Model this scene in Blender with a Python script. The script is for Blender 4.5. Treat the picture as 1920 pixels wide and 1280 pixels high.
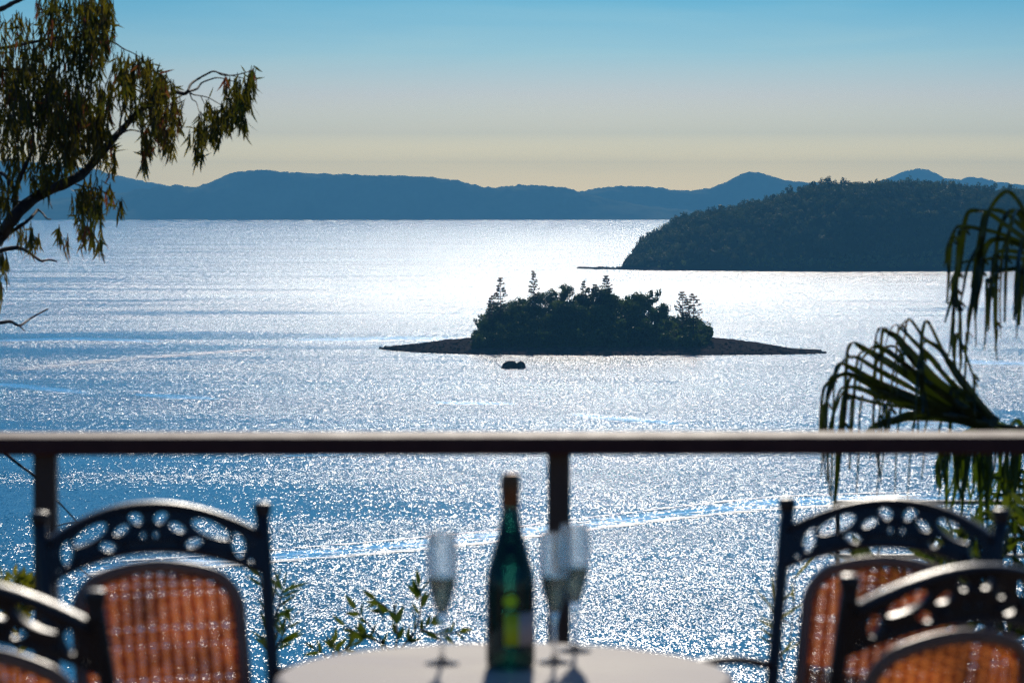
import bpy, math, random
import numpy as np
from mathutils import Vector, Matrix, noise as mn

sc = bpy.context.scene
for _o in list(bpy.data.objects):
    bpy.data.objects.remove(_o)
COL = sc.collection

# ------------------------------------------------------------------ camera
CAMZ = 70.0
FP = 5690.0                       # focal length in photograph pixels
HORIZON = 385.0
PITCH = math.atan2(640.0 - HORIZON, FP)
cam_data = bpy.data.cameras.new("camera")
cam_data.sensor_width = 36.0
cam_data.lens = FP / 1920.0 * 36.0
cam_data.clip_start = 0.1
cam_data.clip_end = 60000.0
cam_data.dof.use_dof = True
cam_data.dof.focus_distance = 1400.0
cam_data.dof.aperture_fstop = 7.4
cam_data.dof.aperture_blades = 0
cam = bpy.data.objects.new("camera", cam_data)
COL.objects.link(cam)
cam.location = (0, 0, CAMZ)
cam.rotation_euler = (math.pi / 2 - PITCH, 0, 0)
sc.camera = cam

# ------------------------------------------------------------------ light
SUN_EL, SUN_AZ = math.radians(23.0), math.radians(1.6)
SUN_DIR = Vector((math.sin(SUN_AZ) * math.cos(SUN_EL), math.cos(SUN_AZ) * math.cos(SUN_EL), math.sin(SUN_EL)))
sd = bpy.data.lights.new("sun", 'SUN')
sd.energy = 4.0
sd.angle = math.radians(0.5)
sd.color = (1.0, 0.91, 0.78)
sun = bpy.data.objects.new("sun", sd)
COL.objects.link(sun)
sun.rotation_euler = (-SUN_DIR).to_track_quat('-Z', 'Y').to_euler()

world = bpy.data.worlds.new("World")
sc.world = world
world.use_nodes = True
wn, wl = world.node_tree.nodes, world.node_tree.links
wn.clear()
wo = wn.new('ShaderNodeOutputWorld')
bg = wn.new('ShaderNodeBackground')
bg.inputs['Strength'].default_value = 0.1
sky = wn.new('ShaderNodeTexSky')
sky.sky_type = 'NISHITA'
sky.sun_disc = False
sky.sun_elevation = SUN_EL
sky.sun_rotation = SUN_AZ
sky.air_density, sky.dust_density, sky.ozone_density = 1.0, 0.6, 2.0
tc = wn.new('ShaderNodeTexCoord')
sep = wn.new('ShaderNodeSeparateXYZ')
mr = wn.new('ShaderNodeMapRange')
mr.inputs['From Min'].default_value = 0.0
mr.inputs['From Max'].default_value = 0.10
ramp = wn.new('ShaderNodeValToRGB')
SKY_TINT = [(0.0, (0.9521, 1.0074, 0.8062)), (0.132, (0.8655, 0.9158, 0.7329)), (0.237, (0.4467, 0.5237, 0.6272)), (0.36, (0.3462, 0.433, 0.6467)), (0.5, (0.192, 0.3757, 0.6363)), (0.677, (0.084, 0.2905, 0.5582)), (1.0, (0.0714, 0.276, 0.5582))]
els = ramp.color_ramp.elements
while len(els) < len(SKY_TINT):
    els.new(0.5)
for e, (p, c) in zip(els, SKY_TINT):
    e.position = p
    e.color = (c[0] / 2, c[1] / 2, c[2] / 2, 1)
mul = wn.new('ShaderNodeVectorMath'); mul.operation = 'MULTIPLY'
mul2 = wn.new('ShaderNodeVectorMath'); mul2.operation = 'SCALE'; mul2.inputs['Scale'].default_value = 2.0
wl.new(tc.outputs['Generated'], sep.inputs[0])
wl.new(sep.outputs['Z'], mr.inputs['Value'])
wl.new(mr.outputs[0], ramp.inputs[0])
wl.new(sky.outputs[0], mul.inputs[0])
hi = wn.new('ShaderNodeMapRange'); hi.inputs['From Min'].default_value = 0.6; hi.inputs['From Max'].default_value = 0.9
hi.inputs['To Max'].default_value = 1.0; wl.new(sep.outputs['Z'], hi.inputs['Value'])
him = wn.new('ShaderNodeMix'); him.data_type = 'RGBA'
wl.new(hi.outputs[0], him.inputs['Factor']); wl.new(ramp.outputs[0], him.inputs[6]); him.inputs[7].default_value = (0.20, 0.30, 0.40, 1)
ws = wn.new('ShaderNodeVectorMath'); ws.operation = 'MULTIPLY'; ws.inputs[1].default_value = (9.0, 4.0, 90.0)
wl.new(tc.outputs['Generated'], ws.inputs[0])
wz = wn.new('ShaderNodeTexNoise'); wz.inputs['Scale'].default_value = 1.0; wz.inputs['Detail'].default_value = 4.0; wz.inputs['Distortion'].default_value = 0.6
wl.new(ws.outputs[0], wz.inputs['Vector'])
wr = wn.new('ShaderNodeMapRange'); wr.inputs['From Min'].default_value = 0.45; wr.inputs['From Max'].default_value = 0.75
wr.inputs['To Min'].default_value = 0.0; wr.inputs['To Max'].default_value = 0.13
wl.new(wz.outputs['Fac'], wr.inputs['Value'])
wm = wn.new('ShaderNodeMix'); wm.data_type = 'RGBA'
wl.new(wr.outputs[0], wm.inputs['Factor']); wl.new(him.outputs[2], wm.inputs[6]); wm.inputs[7].default_value = (0.17, 0.24, 0.31, 1)
wl.new(wm.outputs[2], mul.inputs[1])
wl.new(mul.outputs[0], mul2.inputs[0])
wl.new(mul2.outputs[0], bg.inputs['Color'])
wl.new(bg.outputs[0], wo.inputs['Surface'])

sc.view_settings.view_transform = 'Standard'
sc.view_settings.look = 'None'
sc.view_settings.gamma = 1.0
sc.view_settings.exposure = 0.0
sc.view_settings.use_curve_mapping = False
sc.render.engine = 'CYCLES'
sc.cycles.use_denoising = True
sc.cycles.denoising_input_passes = 'RGB_ALBEDO_NORMAL'
sc.cycles.denoising_prefilter = 'NONE'
sc.cycles.volume_bounces = 0
sc.cycles.max_bounces = 10
sc.cycles.transmission_bounces = 10
sc.cycles.transparent_max_bounces = 24
sc.cycles.sample_clamp_direct = 11.5
sc.cycles.sample_clamp_indirect = 6.0

# ------------------------------------------------------------------ helpers
def ray(px, py):
    fwd = Vector((0, math.cos(PITCH), -math.sin(PITCH)))
    up = Vector((0, math.sin(PITCH), math.cos(PITCH)))
    return Vector((1, 0, 0)) * (px - 960.0) + fwd * FP + up * (640.0 - py)

def at(px, py, Y):
    d = ray(px, py)
    return Vector((0, 0, CAMZ)) + d * (Y / d.y)

def on_sea(px, py, z=0.0):
    d = ray(px, py)
    return Vector((0, 0, CAMZ)) + d * ((z - CAMZ) / d.z)

def tag(o, label=None, cat=None, group=None, kind=None):
    if label: o['label'] = label
    if cat: o['category'] = cat
    if group: o['group'] = group
    if kind: o['kind'] = kind
    return o

def empty(name, loc, rz=0.0, parent=None):
    o = bpy.data.objects.new(name, None)
    o.empty_display_size = 0.1
    COL.objects.link(o)
    o.location = loc
    o.rotation_euler = (0, 0, rz)
    if parent: o.parent = parent
    return o

def link(name, me, m=None, parent=None, smooth=False):
    if m is not None and not me.materials:
        me.materials.append(m)
    if smooth:
        me.polygons.foreach_set('use_smooth', np.ones(len(me.polygons), dtype=bool))
    o = bpy.data.objects.new(name, me)
    COL.objects.link(o)
    if parent: o.parent = parent
    return o

def mesh_np(name, V, F):
    """V (n,3), F (m,k) with k constant."""
    V = np.asarray(V, dtype=np.float32); F = np.asarray(F, dtype=np.int32)
    me = bpy.data.meshes.new(name)
    me.vertices.add(len(V)); me.vertices.foreach_set('co', V.ravel())
    k = F.shape[1]
    me.loops.add(F.size); me.loops.foreach_set('vertex_index', F.ravel())
    me.polygons.add(len(F))
    me.polygons.foreach_set('loop_start', np.arange(0, F.size, k, dtype=np.int32))
    me.update(calc_edges=True)
    me.validate()
    return me

class MB:
    def __init__(self): self.v, self.f = [], []
    def add(self, vs, fs):
        b = len(self.v)
        self.v += [tuple(p) for p in vs]
        self.f += [tuple(i + b for i in q) for q in fs]
    def box(self, c, s, rot=None):
        hx, hy, hz = s[0] / 2, s[1] / 2, s[2] / 2
        vs = [Vector((x, y, z)) for x in (-hx, hx) for y in (-hy, hy) for z in (-hz, hz)]
        if rot is not None: vs = [rot @ p for p in vs]
        self.add([p + Vector(c) for p in vs], [(0, 1, 3, 2), (4, 6, 7, 5), (0, 4, 5, 1), (2, 3, 7, 6), (0, 2, 6, 4), (1, 5, 7, 3)])
    def tube(self, pts, rad, n=8, flat=None, cap=True):
        """flat: (axis Vector, factor) squashes the section along the axis"""
        pts = [Vector(p) for p in pts]
        if not isinstance(rad, (list, tuple)): rad = [rad] * len(pts)
        b = len(self.v); prev = None
        for i, p in enumerate(pts):
            t = (pts[min(i + 1, len(pts) - 1)] - pts[max(i - 1, 0)])
            t = t.normalized() if t.length > 1e-9 else Vector((0, 0, 1))
            ref = prev if prev is not None else (Vector((0, 1, 0)) if abs(t.y) < 0.9 else Vector((1, 0, 0)))
            a = (ref - t * ref.dot(t)); a = a.normalized() if a.length > 1e-6 else t.orthogonal().normalized()
            prev = a; c = t.cross(a)
            for k in range(n):
                an = 2 * math.pi * k / n
                off = a * (math.cos(an) * rad[i]) + c * (math.sin(an) * rad[i])
                if flat is not None:
                    off = off + flat[0] * (off.dot(flat[0]) * (flat[1] - 1))
                self.v.append(tuple(p + off))
        for i in range(len(pts) - 1):
            for k in range(n):
                k2 = (k + 1) % n
                self.f.append((b + i * n + k, b + i * n + k2, b + (i + 1) * n + k2, b + (i + 1) * n + k))
        if cap:
            self.f.append(tuple(b + k for k in range(n))[::-1])
            e = b + (len(pts) - 1) * n
            self.f.append(tuple(e + k for k in range(n)))
    def lathe(self, prof, c=(0, 0, 0), n=32, closed=False):
        """prof: (r,z) list"""
        b = len(self.v); m = len(prof)
        for r, z in prof:
            for k in range(n):
                a = 2 * math.pi * k / n
                self.v.append((c[0] + r * math.cos(a), c[1] + r * math.sin(a), c[2] + z))
        rng = m if closed else m - 1
        for i in range(rng):
            j = (i + 1) % m
            for k in range(n):
                k2 = (k + 1) % n
                self.f.append((b + i * n + k, b + i * n + k2, b + j * n + k2, b + j * n + k))
        if not closed:
            self.f.append(tuple(b + k for k in range(n))[::-1])
            self.f.append(tuple(b + (m - 1) * n + k for k in range(n)))
    def mesh(self, name):
        me = bpy.data.meshes.new(name)
        me.from_pydata(self.v, [], self.f)
        me.update()
        return me
    def build(self, name, m=None, parent=None, smooth=False):
        return link(name, self.mesh(name), m, parent, smooth)

def smooth_path(pts, k=4):
    """Catmull-Rom through Vectors (or tuples)"""
    pts = [Vector(p) for p in pts]
    if len(pts) < 3: return pts
    out = []
    for i in range(len(pts) - 1):
        p0, p1, p2, p3 = pts[max(i - 1, 0)], pts[i], pts[i + 1], pts[min(i + 2, len(pts) - 1)]
        for j in range(k):
            t = j / k
            out.append(0.5 * ((2 * p1) + (p2 - p0) * t + (2 * p0 - 5 * p1 + 4 * p2 - p3) * t * t + (3 * p1 - p0 - 3 * p2 + p3) * t ** 3))
    out.append(pts[-1])
    return out

def interp(xs, tab):
    return np.interp(xs, [t[0] for t in tab], [t[1] for t in tab])

# ------------------------------------------------------------------ materials
class NT:
    def __init__(self, name):
        self.m = bpy.data.materials.new(name); self.m.use_nodes = True
        self.n, self.l = self.m.node_tree.nodes, self.m.node_tree.links
        self.n.clear()
        self.out = self.n.new('ShaderNodeOutputMaterial')
    def node(self, t, **kw):
        nd = self.n.new(t)
        for k, v in kw.items():
            if k in nd.inputs: nd.inputs[k].default_value = v
            else: setattr(nd, k, v)
        return nd
    def link(self, a, b): self.l.new(a, b)
    def noise(self, vec, scale, detail=3.0, rough=0.55, dist=0.0):
        nd = self.node('ShaderNodeTexNoise', Scale=scale, Detail=detail, Roughness=rough, Distortion=dist)
        if vec is not None: self.link(vec, nd.inputs['Vector'])
        return nd
    def ramp(self, fac, stops):
        nd = self.node('ShaderNodeValToRGB')
        e = nd.color_ramp.elements
        while len(e) < len(stops): e.new(0.5)
        for el, (p, c) in zip(e, stops):
            el.position = p; el.color = (c[0], c[1], c[2], 1)
        self.link(fac, nd.inputs[0]); return nd
    def math(self, op, a, b=None, c=None, clamp=False):
        nd = self.node('ShaderNodeMath', operation=op, use_clamp=clamp)
        for i, x in enumerate((a, b, c)):
            if x is None: continue
            if isinstance(x, (int, float)): nd.inputs[i].default_value = x
            else: self.link(x, nd.inputs[i])
        return nd.outputs[0]
    def vmath(self, op, a, b=None, s=None):
        nd = self.node('ShaderNodeVectorMath', operation=op)
        for i, x in enumerate((a, b)):
            if x is None: continue
            if isinstance(x, (tuple, list)): nd.inputs[i].default_value = x
            else: self.link(x, nd.inputs[i])
        if s is not None:
            if isinstance(s, (int, float)): nd.inputs['Scale'].default_value = s
            else: self.link(s, nd.inputs['Scale'])
        return nd.outputs[0]
    def pos(self): return self.node('ShaderNodeNewGeometry').outputs['Position']
    def obj(self): return self.node('ShaderNodeTexCoord').outputs['Object']

def mottled(name, c1, c2, scale=20.0, rough=0.6, bump=0.0, detail=4.0, metallic=0.0, spec=0.5, coords='obj', stretch=None, bscale=None, coat=0.0):
    t = NT(name)
    v = t.obj() if coords == 'obj' else t.pos()
    if stretch: v = t.vmath('MULTIPLY', v, stretch)
    nz = t.noise(v, scale, detail)
    rp = t.ramp(nz.outputs['Fac'], [(0.3, c1), (0.7, c2)])
    p = t.node('ShaderNodeBsdfPrincipled')
    p.inputs['Roughness'].default_value = rough
    p.inputs['Metallic'].default_value = metallic
    p.inputs['Specular IOR Level'].default_value = spec
    p.inputs['Coat Weight'].default_value = coat
    t.link(rp.outputs[0], p.inputs['Base Color'])
    r2 = t.math('MULTIPLY_ADD', nz.outputs['Fac'], 0.3, rough - 0.15)
    t.link(r2, p.inputs['Roughness'])
    if bump:
        nb = t.noise(v, bscale or scale * 3, 4)
        b = t.node('ShaderNodeBump', Strength=bump)
        b.inputs['Distance'].default_value = 0.01 if coords == 'obj' else 0.3
        t.link(nb.outputs['Fac'], b.inputs['Height'])
        t.link(b.outputs[0], p.inputs['Normal'])
    t.link(p.outputs[0], t.out.inputs['Surface'])
    return t.m

def leafy(name, c1, c2, trans=0.45, scale=0.15, coords='pos', tint=(1.5, 1.4, 0.5), gloss=0.45, detail=2.0, sp=0.3):
    t = NT(name)
    v = t.pos() if coords == 'pos' else t.obj()
    nz = t.noise(v, scale, detail)
    rp = t.ramp(nz.outputs['Fac'], [(0.35, c1), (0.65, c2)])
    p = t.node('ShaderNodeBsdfPrincipled', Roughness=gloss)
    p.inputs['Specular IOR Level'].default_value = sp
    t.link(rp.outputs[0], p.inputs['Base Color'])
    tl = t.node('ShaderNodeBsdfTranslucent')
    tc_ = t.vmath('MULTIPLY', rp.outputs[0], tint)
    t.link(tc_, tl.inputs['Color'])
    mx = t.node('ShaderNodeMixShader', Fac=trans)
    t.link(p.outputs[0], mx.inputs[1]); t.link(tl.outputs[0], mx.inputs[2])
    t.link(mx.outputs[0], t.out.inputs['Surface'])
    return t.m

# --- sea: wave slopes drive the shading normal, so the sun's glitter comes from the facets
def sea_material(name, amp=1.0, tone=1.0):
    t = NT(name)
    P = t.pos()
    sx = t.node('ShaderNodeSeparateXYZ'); t.link(P, sx.inputs[0])
    # chop: metre-scale waves with finer ripples, a bit longer along the wind (which blows towards us)
    v1 = t.vmath('MULTIPLY', P, (1.0, 0.22, 1.0))
    n1 = t.noise(v1, 2.2, 3.0, 0.65)
    v2 = t.vmath('MULTIPLY', P, (1.0, 0.35, 1.0))
    n2 = t.noise(v2, 0.45, 3.0, 0.6)
    a1 = t.vmath('SUBTRACT', n1.outputs['Color'], (0.5, 0.5, 0.5))
    a2 = t.vmath('SUBTRACT', n2.outputs['Color'], (0.5, 0.5, 0.5))
    # gusts: broad patches of rougher and calmer water, streaked across the view
    v3 = t.vmath('MULTIPLY', P, (0.25, 1.0, 1.0))
    n3 = t.noise(v3, 0.012, 4.0, 0.6)
    gust = t.node('ShaderNodeMapRange'); gust.inputs['From Min'].default_value = 0.36; gust.inputs['From Max'].default_value = 0.6
    gust.inputs['To Min'].default_value = 0.5; gust.inputs['To Max'].default_value = 1.0
    t.link(n3.outputs['Fac'], gust.inputs['Value'])
    s1 = t.vmath('SCALE', a1, s=1.75 * amp)
    s2 = t.vmath('SCALE', a2, s=0.9 * amp)
    s = t.vmath('ADD', s1, s2)
    s = t.vmath('SCALE', s, s=gust.outputs[0])
    lee = t.node('ShaderNodeMapRange'); t.link(sx.outputs[1], lee.inputs['Value'])   # sheltered near the shore, windier out
    for k_, v_ in zip(('From Min', 'From Max', 'To Min', 'To Max'), (600.0, 1500.0, 1.0, 1.32)): lee.inputs[k_].default_value = v_
    s = t.vmath('SCALE', s, s=lee.outputs[0])
    nw = t.noise(t.vmath('MULTIPLY', P, (0.30, 0.022, 1.0)), 1.0, 2.0, 0.6)     # windrows on the open water
    wr_ = t.node('ShaderNodeMapRange'); t.link(sx.outputs[1], wr_.inputs['Value'])
    for k_, v_ in zip(('From Min', 'From Max', 'To Min', 'To Max'), (1300.0, 3200.0, 0.0, 3.4)): wr_.inputs[k_].default_value = v_
    s = t.vmath('SCALE', s, s=t.math('MAXIMUM', t.math('MULTIPLY_ADD', t.math('SUBTRACT', nw.outputs['Fac'], 0.5), wr_.outputs[0], 1.0), 0.15))
    flat = t.vmath('MULTIPLY', s, (1.52, 0.92, 0))
    # wind waves run towards us: it is their steeper leading faces one sees
    fx = t.node('ShaderNodeSeparateXYZ'); t.link(flat, fx.inputs[0])
    cx = t.node('ShaderNodeCombineXYZ'); cx.inputs[2].default_value = 1.0
    t.link(fx.outputs[0], cx.inputs[0])
    t.link(t.math('MULTIPLY', t.math('ABSOLUTE', fx.outputs[1]), -1.0), cx.inputs[1])
    nrm = t.vmath('NORMALIZE', cx.outputs[0])
    nc = t.noise(t.vmath('MULTIPLY', P, (0.4, 1, 1)), 0.004, 3.0)
    rp = t.ramp(nc.outputs['Fac'], [(0.35, (0.002 * tone, 0.115 * tone, 0.23 * tone)), (0.65, (0.003 * tone, 0.175 * tone, 0.33 * tone))])
    # unresolved ripples: the farther offshore, the more of the chop is finer than can be told apart
    rough = t.node('ShaderNodeMapRange'); t.link(sx.outputs[1], rough.inputs['Value'])
    for k_, v_ in zip(('From Min', 'From Max', 'To Min', 'To Max'), (600.0, 2400.0, 0.138, 0.212)): rough.inputs[k_].default_value = v_
    df = t.node('ShaderNodeBsdfDiffuse'); t.link(rp.outputs[0], df.inputs['Color'])
    gl = t.node('ShaderNodeBsdfAnisotropic', distribution='BECKMANN'); gl.inputs['Color'].default_value = (1, 1, 1, 1)
    t.link(rough.outputs[0], gl.inputs['Roughness']); t.link(nrm, gl.inputs['Normal'])
    fr = t.node('ShaderNodeFresnel', IOR=1.33); t.link(nrm, fr.inputs['Normal'])
    p = t.node('ShaderNodeMixShader'); p.name = 'water'
    t.link(fr.outputs[0], p.inputs[0]); t.link(df.outputs[0], p.inputs[1]); t.link(gl.outputs[0], p.inputs[2])
    t.link(p.outputs[0], t.out.inputs['Surface'])
    return t.m

M = {}
M['sea'] = sea_material('sea_water')
M['far_hill'] = mottled('far_hill_scrub', (0.012, 0.022, 0.012), (0.26, 0.25, 0.13), 0.0045, 0.95, 0, 6, coords='pos', spec=0.0)
M['headland'] = mottled('headland_soil', (0.015, 0.02, 0.01), (0.03, 0.035, 0.018), 0.05, 0.95, 0, 4, coords='pos', spec=0.0)
M['shore'] = mottled('shore_rock', (0.026, 0.021, 0.021), (0.095, 0.075, 0.070), 0.35, 0.95, 0.5, 5, coords='pos', spec=0.0, bscale=1.2)
M['rock'] = mottled('wet_rock', (0.022, 0.018, 0.018), (0.075, 0.060, 0.057), 0.6, 0.9, 0.6, 5, coords='pos', spec=0.04, bscale=1.5)
M['forest'] = leafy('forest_leaves', (0.012, 0.026, 0.010), (0.075, 0.095, 0.035), 0.30, 0.03, tint=(1.4, 1.4, 0.6), gloss=0.6, sp=0.1)
M['shore_bush'] = leafy('shore_bush_leaves', (0.09, 0.14, 0.05), (0.16, 0.21, 0.08), 0.35, 0.05, gloss=0.6, sp=0.1)
M['isle'] = leafy('island_leaves', (0.018, 0.042, 0.015), (0.080, 0.115, 0.036), 0.36, 0.07, tint=(1.4, 1.5, 0.5), gloss=0.6, sp=0.1)
M['pine'] = leafy('hoop_pine_needles', (0.014, 0.026, 0.012), (0.03, 0.045, 0.018), 0.2, 0.2, gloss=0.6, sp=0.1)
M['bark'] = mottled('grey_bark', (0.035, 0.028, 0.024), (0.10, 0.08, 0.07), 14, 0.85, 0.6, 5, stretch=(1, 1, 0.25), spec=0.15)

# ------------------------------------------------------------------ sea, haze
XW, Y0, Y1 = 11000.0, -2600.0, 20300.0
me = mesh_np('sea', [(-XW, Y0, 0), (XW, Y0, 0), (XW, Y1, 0), (-XW, Y1, 0)], [(0, 1, 2, 3)])
tag(link('sea', me, M['sea']), kind='structure')

hz = NT('haze_air')
pv = hz.node('ShaderNodeVolumePrincipled')
pv.inputs['Color'].default_value = (0.165, 0.585, 1.0, 1)
pv.inputs['Density'].default_value = 8.2e-5
pv.inputs['Anisotropy'].default_value = 0.0
hz.link(pv.outputs[0], hz.out.inputs['Volume'])
b = MB(); b.box((0, (Y0 + Y1) / 2, 360 / 2 - 0.5 - 0.5), (2 * XW + 400, Y1 - Y0 + 400, 362))
tag(b.build('haze', hz.m), kind='stuff')

# ------------------------------------------------------------------ hills
def fbm(x, y, s, o=4):
    return mn.fractal(Vector((x * s, y * s, 3.7)), 0.9, 2.0, o)

def ridge(name, prof, Y, depth, m, nx=620, ny=34, rough=0.34, fuzz=9.0, seed=0.0):
    """A range of hills whose skyline follows prof (photograph pixels) at distance Y; depth metres front to back."""
    xs_px = np.linspace(prof[0][0], prof[-1][0], nx)
    ys_px = interp(xs_px, prof)
    V = []
    for i in range(nx):
        top = at(xs_px[i], ys_px[i], Y)
        h = max(top.z, 0.5)
        for j in range(ny):
            v = j / (ny - 1)
            y = Y + (v - 0.55) * depth
            s = math.sin(math.pi * min(1, v / 0.55) / 2) ** 1.15 if v <= 0.55 else math.cos(math.pi * (v - 0.55) / 0.9)
            w = 1 - abs(s)
            n = fbm(top.x + seed, y, 1 / 420.0, 5)
            n2 = fbm(top.x + seed + 77, y * 0.6, 1 / 34.0, 3)
            z = h * s * (1 + rough * n * min(1, w * 2.5)) + n2 * fuzz * (0.4 + 0.6 * s) * (1 if 0 < j < ny - 1 else 0)
            shore = 120.0 * fbm(top.x, 11.0 + seed, 1 / 700.0, 3) * (1 - s)
            V.append((top.x, y + shore, z - (1.0 if j in (0, ny - 1) else 0)))
    F = [(i * ny + j, (i + 1) * ny + j, (i + 1) * ny + j + 1, i * ny + j + 1) for i in range(nx - 1) for j in range(ny - 1)]
    return tag(link(name, mesh_np(name, V, F), m, smooth=True), kind='structure')

ridge('hills', [(-700, 392), (-300, 380), (0, 376), (150, 371), (210, 365), (250, 358), (300, 350), (332, 347), (362, 352), (400, 340), (430, 326), (470, 319),
                (500, 318), (530, 322), (600, 327), (680, 328), (760, 331), (800, 332), (860, 339), (900, 349), (930, 354), (960, 349), (1010, 347), (1060, 352),
                (1085, 359), (1130, 372), (1200, 385), (1300, 396), (1420, 408)], 15100, 760, M['far_hill'], seed=0.0)
ridge('hills', [(820, 398), (1000, 375), (1085, 359), (1110, 356), (1150, 350), (1200, 349), (1250, 354), (1280, 358), (1320, 356), (1350, 346), (1375, 335), (1395, 325), (1412, 322),
                (1430, 326), (1460, 336), (1490, 341), (1530, 344), (1600, 349), (1750, 353), (2000, 350), (2500, 370), (2700, 400)], 16100, 800, M['far_hill'], seed=400.0)
ridge('mountains', [(-900, 360), (-500, 322), (-200, 306), (0, 302), (60, 305), (120, 311), (175, 317), (210, 328), (250, 336), (300, 346), (340, 354), (400, 368), (480, 392), (540, 404)],
      18900, 900, M['far_hill'], seed=900.0)
ridge('mountains', [(1420, 400), (1520, 376), (1600, 352), (1640, 344), (1670, 333), (1700, 321), (1722, 316), (1740, 319), (1770, 333), (1800, 338), (1818, 332), (1840, 335),
                    (1880, 343), (1930, 348), (2050, 352), (2400, 372), (2600, 400)], 18900, 900, M['far_hill'], seed=1500.0)

# ------------------------------------------------------------------ foliage primitives
def leaf_cloud(rng, n, lumps, size, stretch=(1, 1, 1)):
    """n small quads spread through the shells of a set of lumps [(cx,cy,cz,r)] -> V, F"""
    lump = np.array(lumps)
    w = lump[:, 3] ** 2; w /= w.sum()
    idx = rng.choice(len(lump), n, p=w)
    d = rng.normal(size=(n, 3)); d /= np.linalg.norm(d, axis=1)[:, None]
    r = lump[idx, 3] * (0.55 + 0.5 * rng.random(n) ** 0.6)
    c = lump[idx, :3] + d * r[:, None] * np.array(stretch)
    nn = rng.normal(size=(n, 3)) + d * 0.9 + np.array([0, 0, 0.4]); nn /= np.linalg.norm(nn, axis=1)[:, None]
    a = np.cross(nn, rng.normal(size=(n, 3))); a /= np.linalg.norm(a, axis=1)[:, None]
    b_ = np.cross(nn, a)
    s = size * (0.6 + 0.8 * rng.random(n))[:, None]
    a = a * s; b_ = b_ * s * 0.7
    V = np.stack([c - a, c - b_ * 0.8 + a * 0.1, c + a, c + b_], axis=1).reshape(-1, 3)
    F = np.arange(4 * n).reshape(-1, 4)
    return V, F

def crown_lumps(rng, r, h, n=7):
    L = [(0, 0, h * 0.55, r * 0.6)]
    for _ in range(n):
        a = rng.random() * 6.283; q = r * (0.35 + 0.4 * rng.random())
        L.append((q * math.cos(a), q * math.sin(a), h * (0.32 + 0.55 * rng.random()), r * (0.28 + 0.25 * rng.random())))
    return L

def trunk_mesh(name, h, r):
    b = MB()
    b.tube([(0, 0, -1.0), (0.1 * r, 0, h * 0.3), (-0.3 * r, 0.2 * r, h * 0.7)], [r, r * 0.8, r * 0.4], 6)
    for k in range(4):
        a = k * 1.7
        b.tube([(0, 0, h * 0.35), (math.cos(a) * h * 0.14, math.sin(a) * h * 0.14, h * 0.55), (math.cos(a) * h * 0.22, math.sin(a) * h * 0.22, h * 0.75)], [r * 0.5, r * 0.35, r * 0.15], 5)
    return b.mesh(name)

def terrain_height(ht, x, y): return ht(x, y)

# ------------------------------------------------------------------ headland (right)
SKYL = [(1085, 505), (1120, 503), (1140, 502), (1154, 496), (1170, 485), (1192, 467), (1212, 452), (1240, 437), (1265, 423), (1290, 411), (1330, 401), (1370, 393), (1400, 385), (1440, 376),
        (1480, 366), (1510, 356), (1545, 348), (1600, 350), (1640, 349), (1700, 346), (1760, 348), (1810, 354), (1860, 360), (1920, 363), (2000, 360), (2200, 372), (2500, 420), (2700, 470), (2780, 503)]
HB = [(1060, 503), (1085, 504), (1200, 507), (1500, 509.5), (1780, 507), (1920, 506), (2800, 506)]
HY = 3500.0
xs_px = np.linspace(1078, 2780, 190)
HX = np.array([at(p, 400, HY).x for p in xs_px])
HH = np.array([max(0.6, at(p, y + (6 if p > 1300 else 2), HY).z) for p, y in zip(xs_px, interp(xs_px, SKYL))])
HF = np.array([on_sea(p, y).y for p, y in zip(xs_px, interp(xs_px, HB))])

def headland_z(x, y):
    # world x of a column at ridge distance; columns fan out slightly, good enough for a hill
    h = float(np.interp(x, HX, HH)); f = float(np.interp(x, HX, HF))
    beach = 14.0
    if h < 4 and y > f + 26: return -1.5
    if y < f + beach:
        return max(-1.0, (y - f) / beach * 1.6)
    yr = f + beach + min(HY - f - beach, max(12.0, (h - 1.6) * 9.0))
    u = (y - f - beach) / (yr - f - beach) if y < yr else 1 + (y - yr) / max(20.0, h * 7.0)
    if u <= 1:
        s = math.sin(u * math.pi / 2) ** 0.95
    else:
        s = math.cos(min(u - 1, 3.0) * 0.9)
    return max(-2.0, 1.6 + max(0.0, h - 1.6) * s) + 2.5 * fbm(x, y, 1 / 45.0, 3) * min(1, u * 4) * (1 if h > 4 else 0)

V = []; NYH = 46
for i, x in enumerate(HX):
    f = HF[i]
    for j in range(NYH):
        v = j / (NYH - 1)
        y = f - 8 + (HY + 650 - f) * (v ** 1.25)
        V.append((x, y, headland_z(x, y) + (0.5 * fbm(x, y, 1 / 9.0, 2) if y > f else 0)))
nx = len(HX)
F = [(i * NYH + j, (i + 1) * NYH + j, (i + 1) * NYH + j + 1, i * NYH + j + 1) for i in range(nx - 1) for j in range(NYH - 1)]
hm = mesh_np('headland', V, F)
hm.materials.append(M['shore']); hm.materials.append(M['headland'])
for pl in hm.polygons:
    pl.material_index = 1 if pl.center.z > 2.4 else 0
tag(link('headland', hm, None, smooth=True), kind='structure')

rng = np.random.default_rng(5)
R = random.Random(11)
far_var = []
for k in range(9):
    r, h = 3.6 + 1.6 * rng.random(), 8.0 + 3.5 * rng.random()
    far_var.append(leaf_cloud(rng, 150, crown_lumps(rng, r, h, 6), 0.62) + (r, h))

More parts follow.
